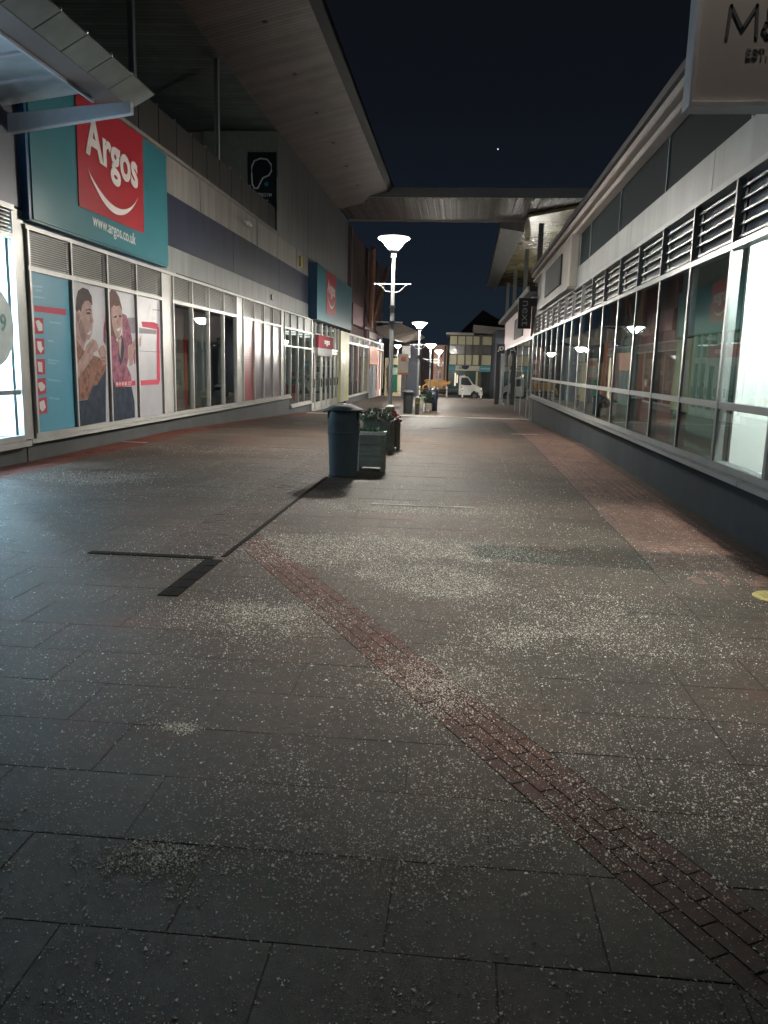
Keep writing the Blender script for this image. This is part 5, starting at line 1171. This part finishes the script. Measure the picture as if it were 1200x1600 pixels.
# low canopy and cream shop on the left
lc = thing('low_canopy', (-5.2, 62, 4), 'pale folded canopy roof sticking out behind the nearest lamp pole', 'canopy')
MB().hexa([(-7, 60, 4.1), (-5.0, 60, 3.65), (-5.0, 72, 3.65), (-7, 72, 4.1), (-7, 60, 4.4), (-4.5, 60, 4.75), (-4.5, 72, 4.75), (-7, 72, 4.4)]).build('soffit_wedge', mat('canopy_taupe', (.22, .19, .17), .6), lc)
MB().hexa([(-5.0, 60, 3.62), (-3.3, 60, 4.1), (-3.3, 72, 4.1), (-5.0, 72, 3.62), (-5.0, 60, 3.85), (-3.3, 60, 4.22), (-3.3, 72, 4.22), (-5.0, 72, 3.85)]).build('raised_leaf', mat('canopy_pale', (.34, .30, .26), .6), lc)
MB().hexa([(-5.0, 60.02, 3.86), (-3.3, 60.02, 4.23), (-4.5, 60.02, 4.7), (-4.7, 60.02, 4.7), (-5.0, 72, 3.86), (-3.3, 72, 4.23), (-4.5, 72, 4.7), (-4.7, 72, 4.7)]).build('gable_infill', mat('canopy_taupe', (.22, .19, .17)), lc)
MB().box(-7, -4.4, 59.9, 60, 4.76, 4.84).build('white_edge', frame_m, lc)
MB().box(-5.5, -5.2, 61.5, 61.8, -.8, 3.7).build('post', mat('orange_post', (.40, .13, .05), .6), lc)
cs = thing('cream_kiosk', (-5.6, 64, -.8), 'cream shopfront with a green window left of the second lamp', 'shop')
MB().box(-6.45, -4.75, 68.6, 72, -.9, 2.3).build('wall', mat('cream_render', (.46, .41, .29), .6), cs)
MB().box(-6.1, -5.35, 68.5, 68.58, -.5, 1.75).build('window', mat('bottle_green_glass', (.02, .11, .08), .2), cs)
MB().box(-6.1, -5.35, 68.45, 68.49, .9, 1.5).build('window_notice', mat('mint_print', (.25, .36, .30), .5), cs)
MB().box(-4.7, -3.6, 70, 74, -1.1, 3.6).build('grey_side_wall', mat('blue_grey_render', (.025, .03, .045), .7), cs)
ib = thing('notice_sign', (-4.3, 61.5, gz(61)), 'pale information sign with a red top on a grey post', 'sign')
MB().box(-4.75, -4.0, 61.4, 61.5, 1.15, 2.55).build('sign_board', mat('cream_board', (.50, .46, .40), .5, 0, .12, 14), ib)
MB().box(-4.55, -4.2, 61.38, 61.398, 2.0, 2.35).build('red_mark', mat('red_mark', (.5, .12, .08), .5), ib)
MB().box(-4.78, -3.97, 61.36, 61.52, 1.0, 1.148).build('orange_strip', mat('orange_strip', (.45, .17, .08), .5), ib)
MB().box(-4.5, -4.2, 61.42, 61.5, gz(61), .998).build('post', mat('sign_post_grey', (.14, .15, .17), .5), ib)
wp = thing('wall_plate_sign', (-4.5, 68, 3), 'small white rectangular sign high on the wall behind the second lamp arm', 'sign')
MB().box(-5.1, -4.4, 69.85, 69.95, 2.35, 3.35).build('sign_board', mat('pale_board', (.5, .5, .5), .5), wp)
# blue star of a security light and the star in the sky
sl = thing('blue_security_light', (XL+.2, 63, 3.6), 'tiny blue-violet light on the left roof edge', 'light')
MB().lathe([(0, -.05), (.05, 0), (0, .05)], (XL+.25, 63, 3.55), 8).build('bulb', emis('blue_led', (.35, .4, 1.), 25), sl)
MB().box(XL-.1, XL+.2, 62.9, 63.1, 3.6, 3.7).build('bracket', dark_m, sl)
q = at(778, 233, Y=900)
o = MB().lathe([(0, -.9), (.9, 0), (0, .9)], tuple(q), 8).build('star', emis('star_light', (.8, .85, 1), 1.2)); tag(o, 'single faint star in the dark sky above the bridge roof', 'star')
# backing dark blocks that close the side streets (beyond both shops)
o = MB().box(14, 30, 34, 90, -1.4, 6).build('side_block', mat('night_dark_wall', (.010, .011, .015))); tag(o, 'dark block behind the right-hand shops', 'building')
o = MB().box(-60, -14, 70, 100, -1.4, 5).build('rear_block', mat('night_dark_wall', (.010, .011, .015))); tag(o, 'dark block behind the cream kiosk', 'building')
print('objects', len(bpy.data.objects))
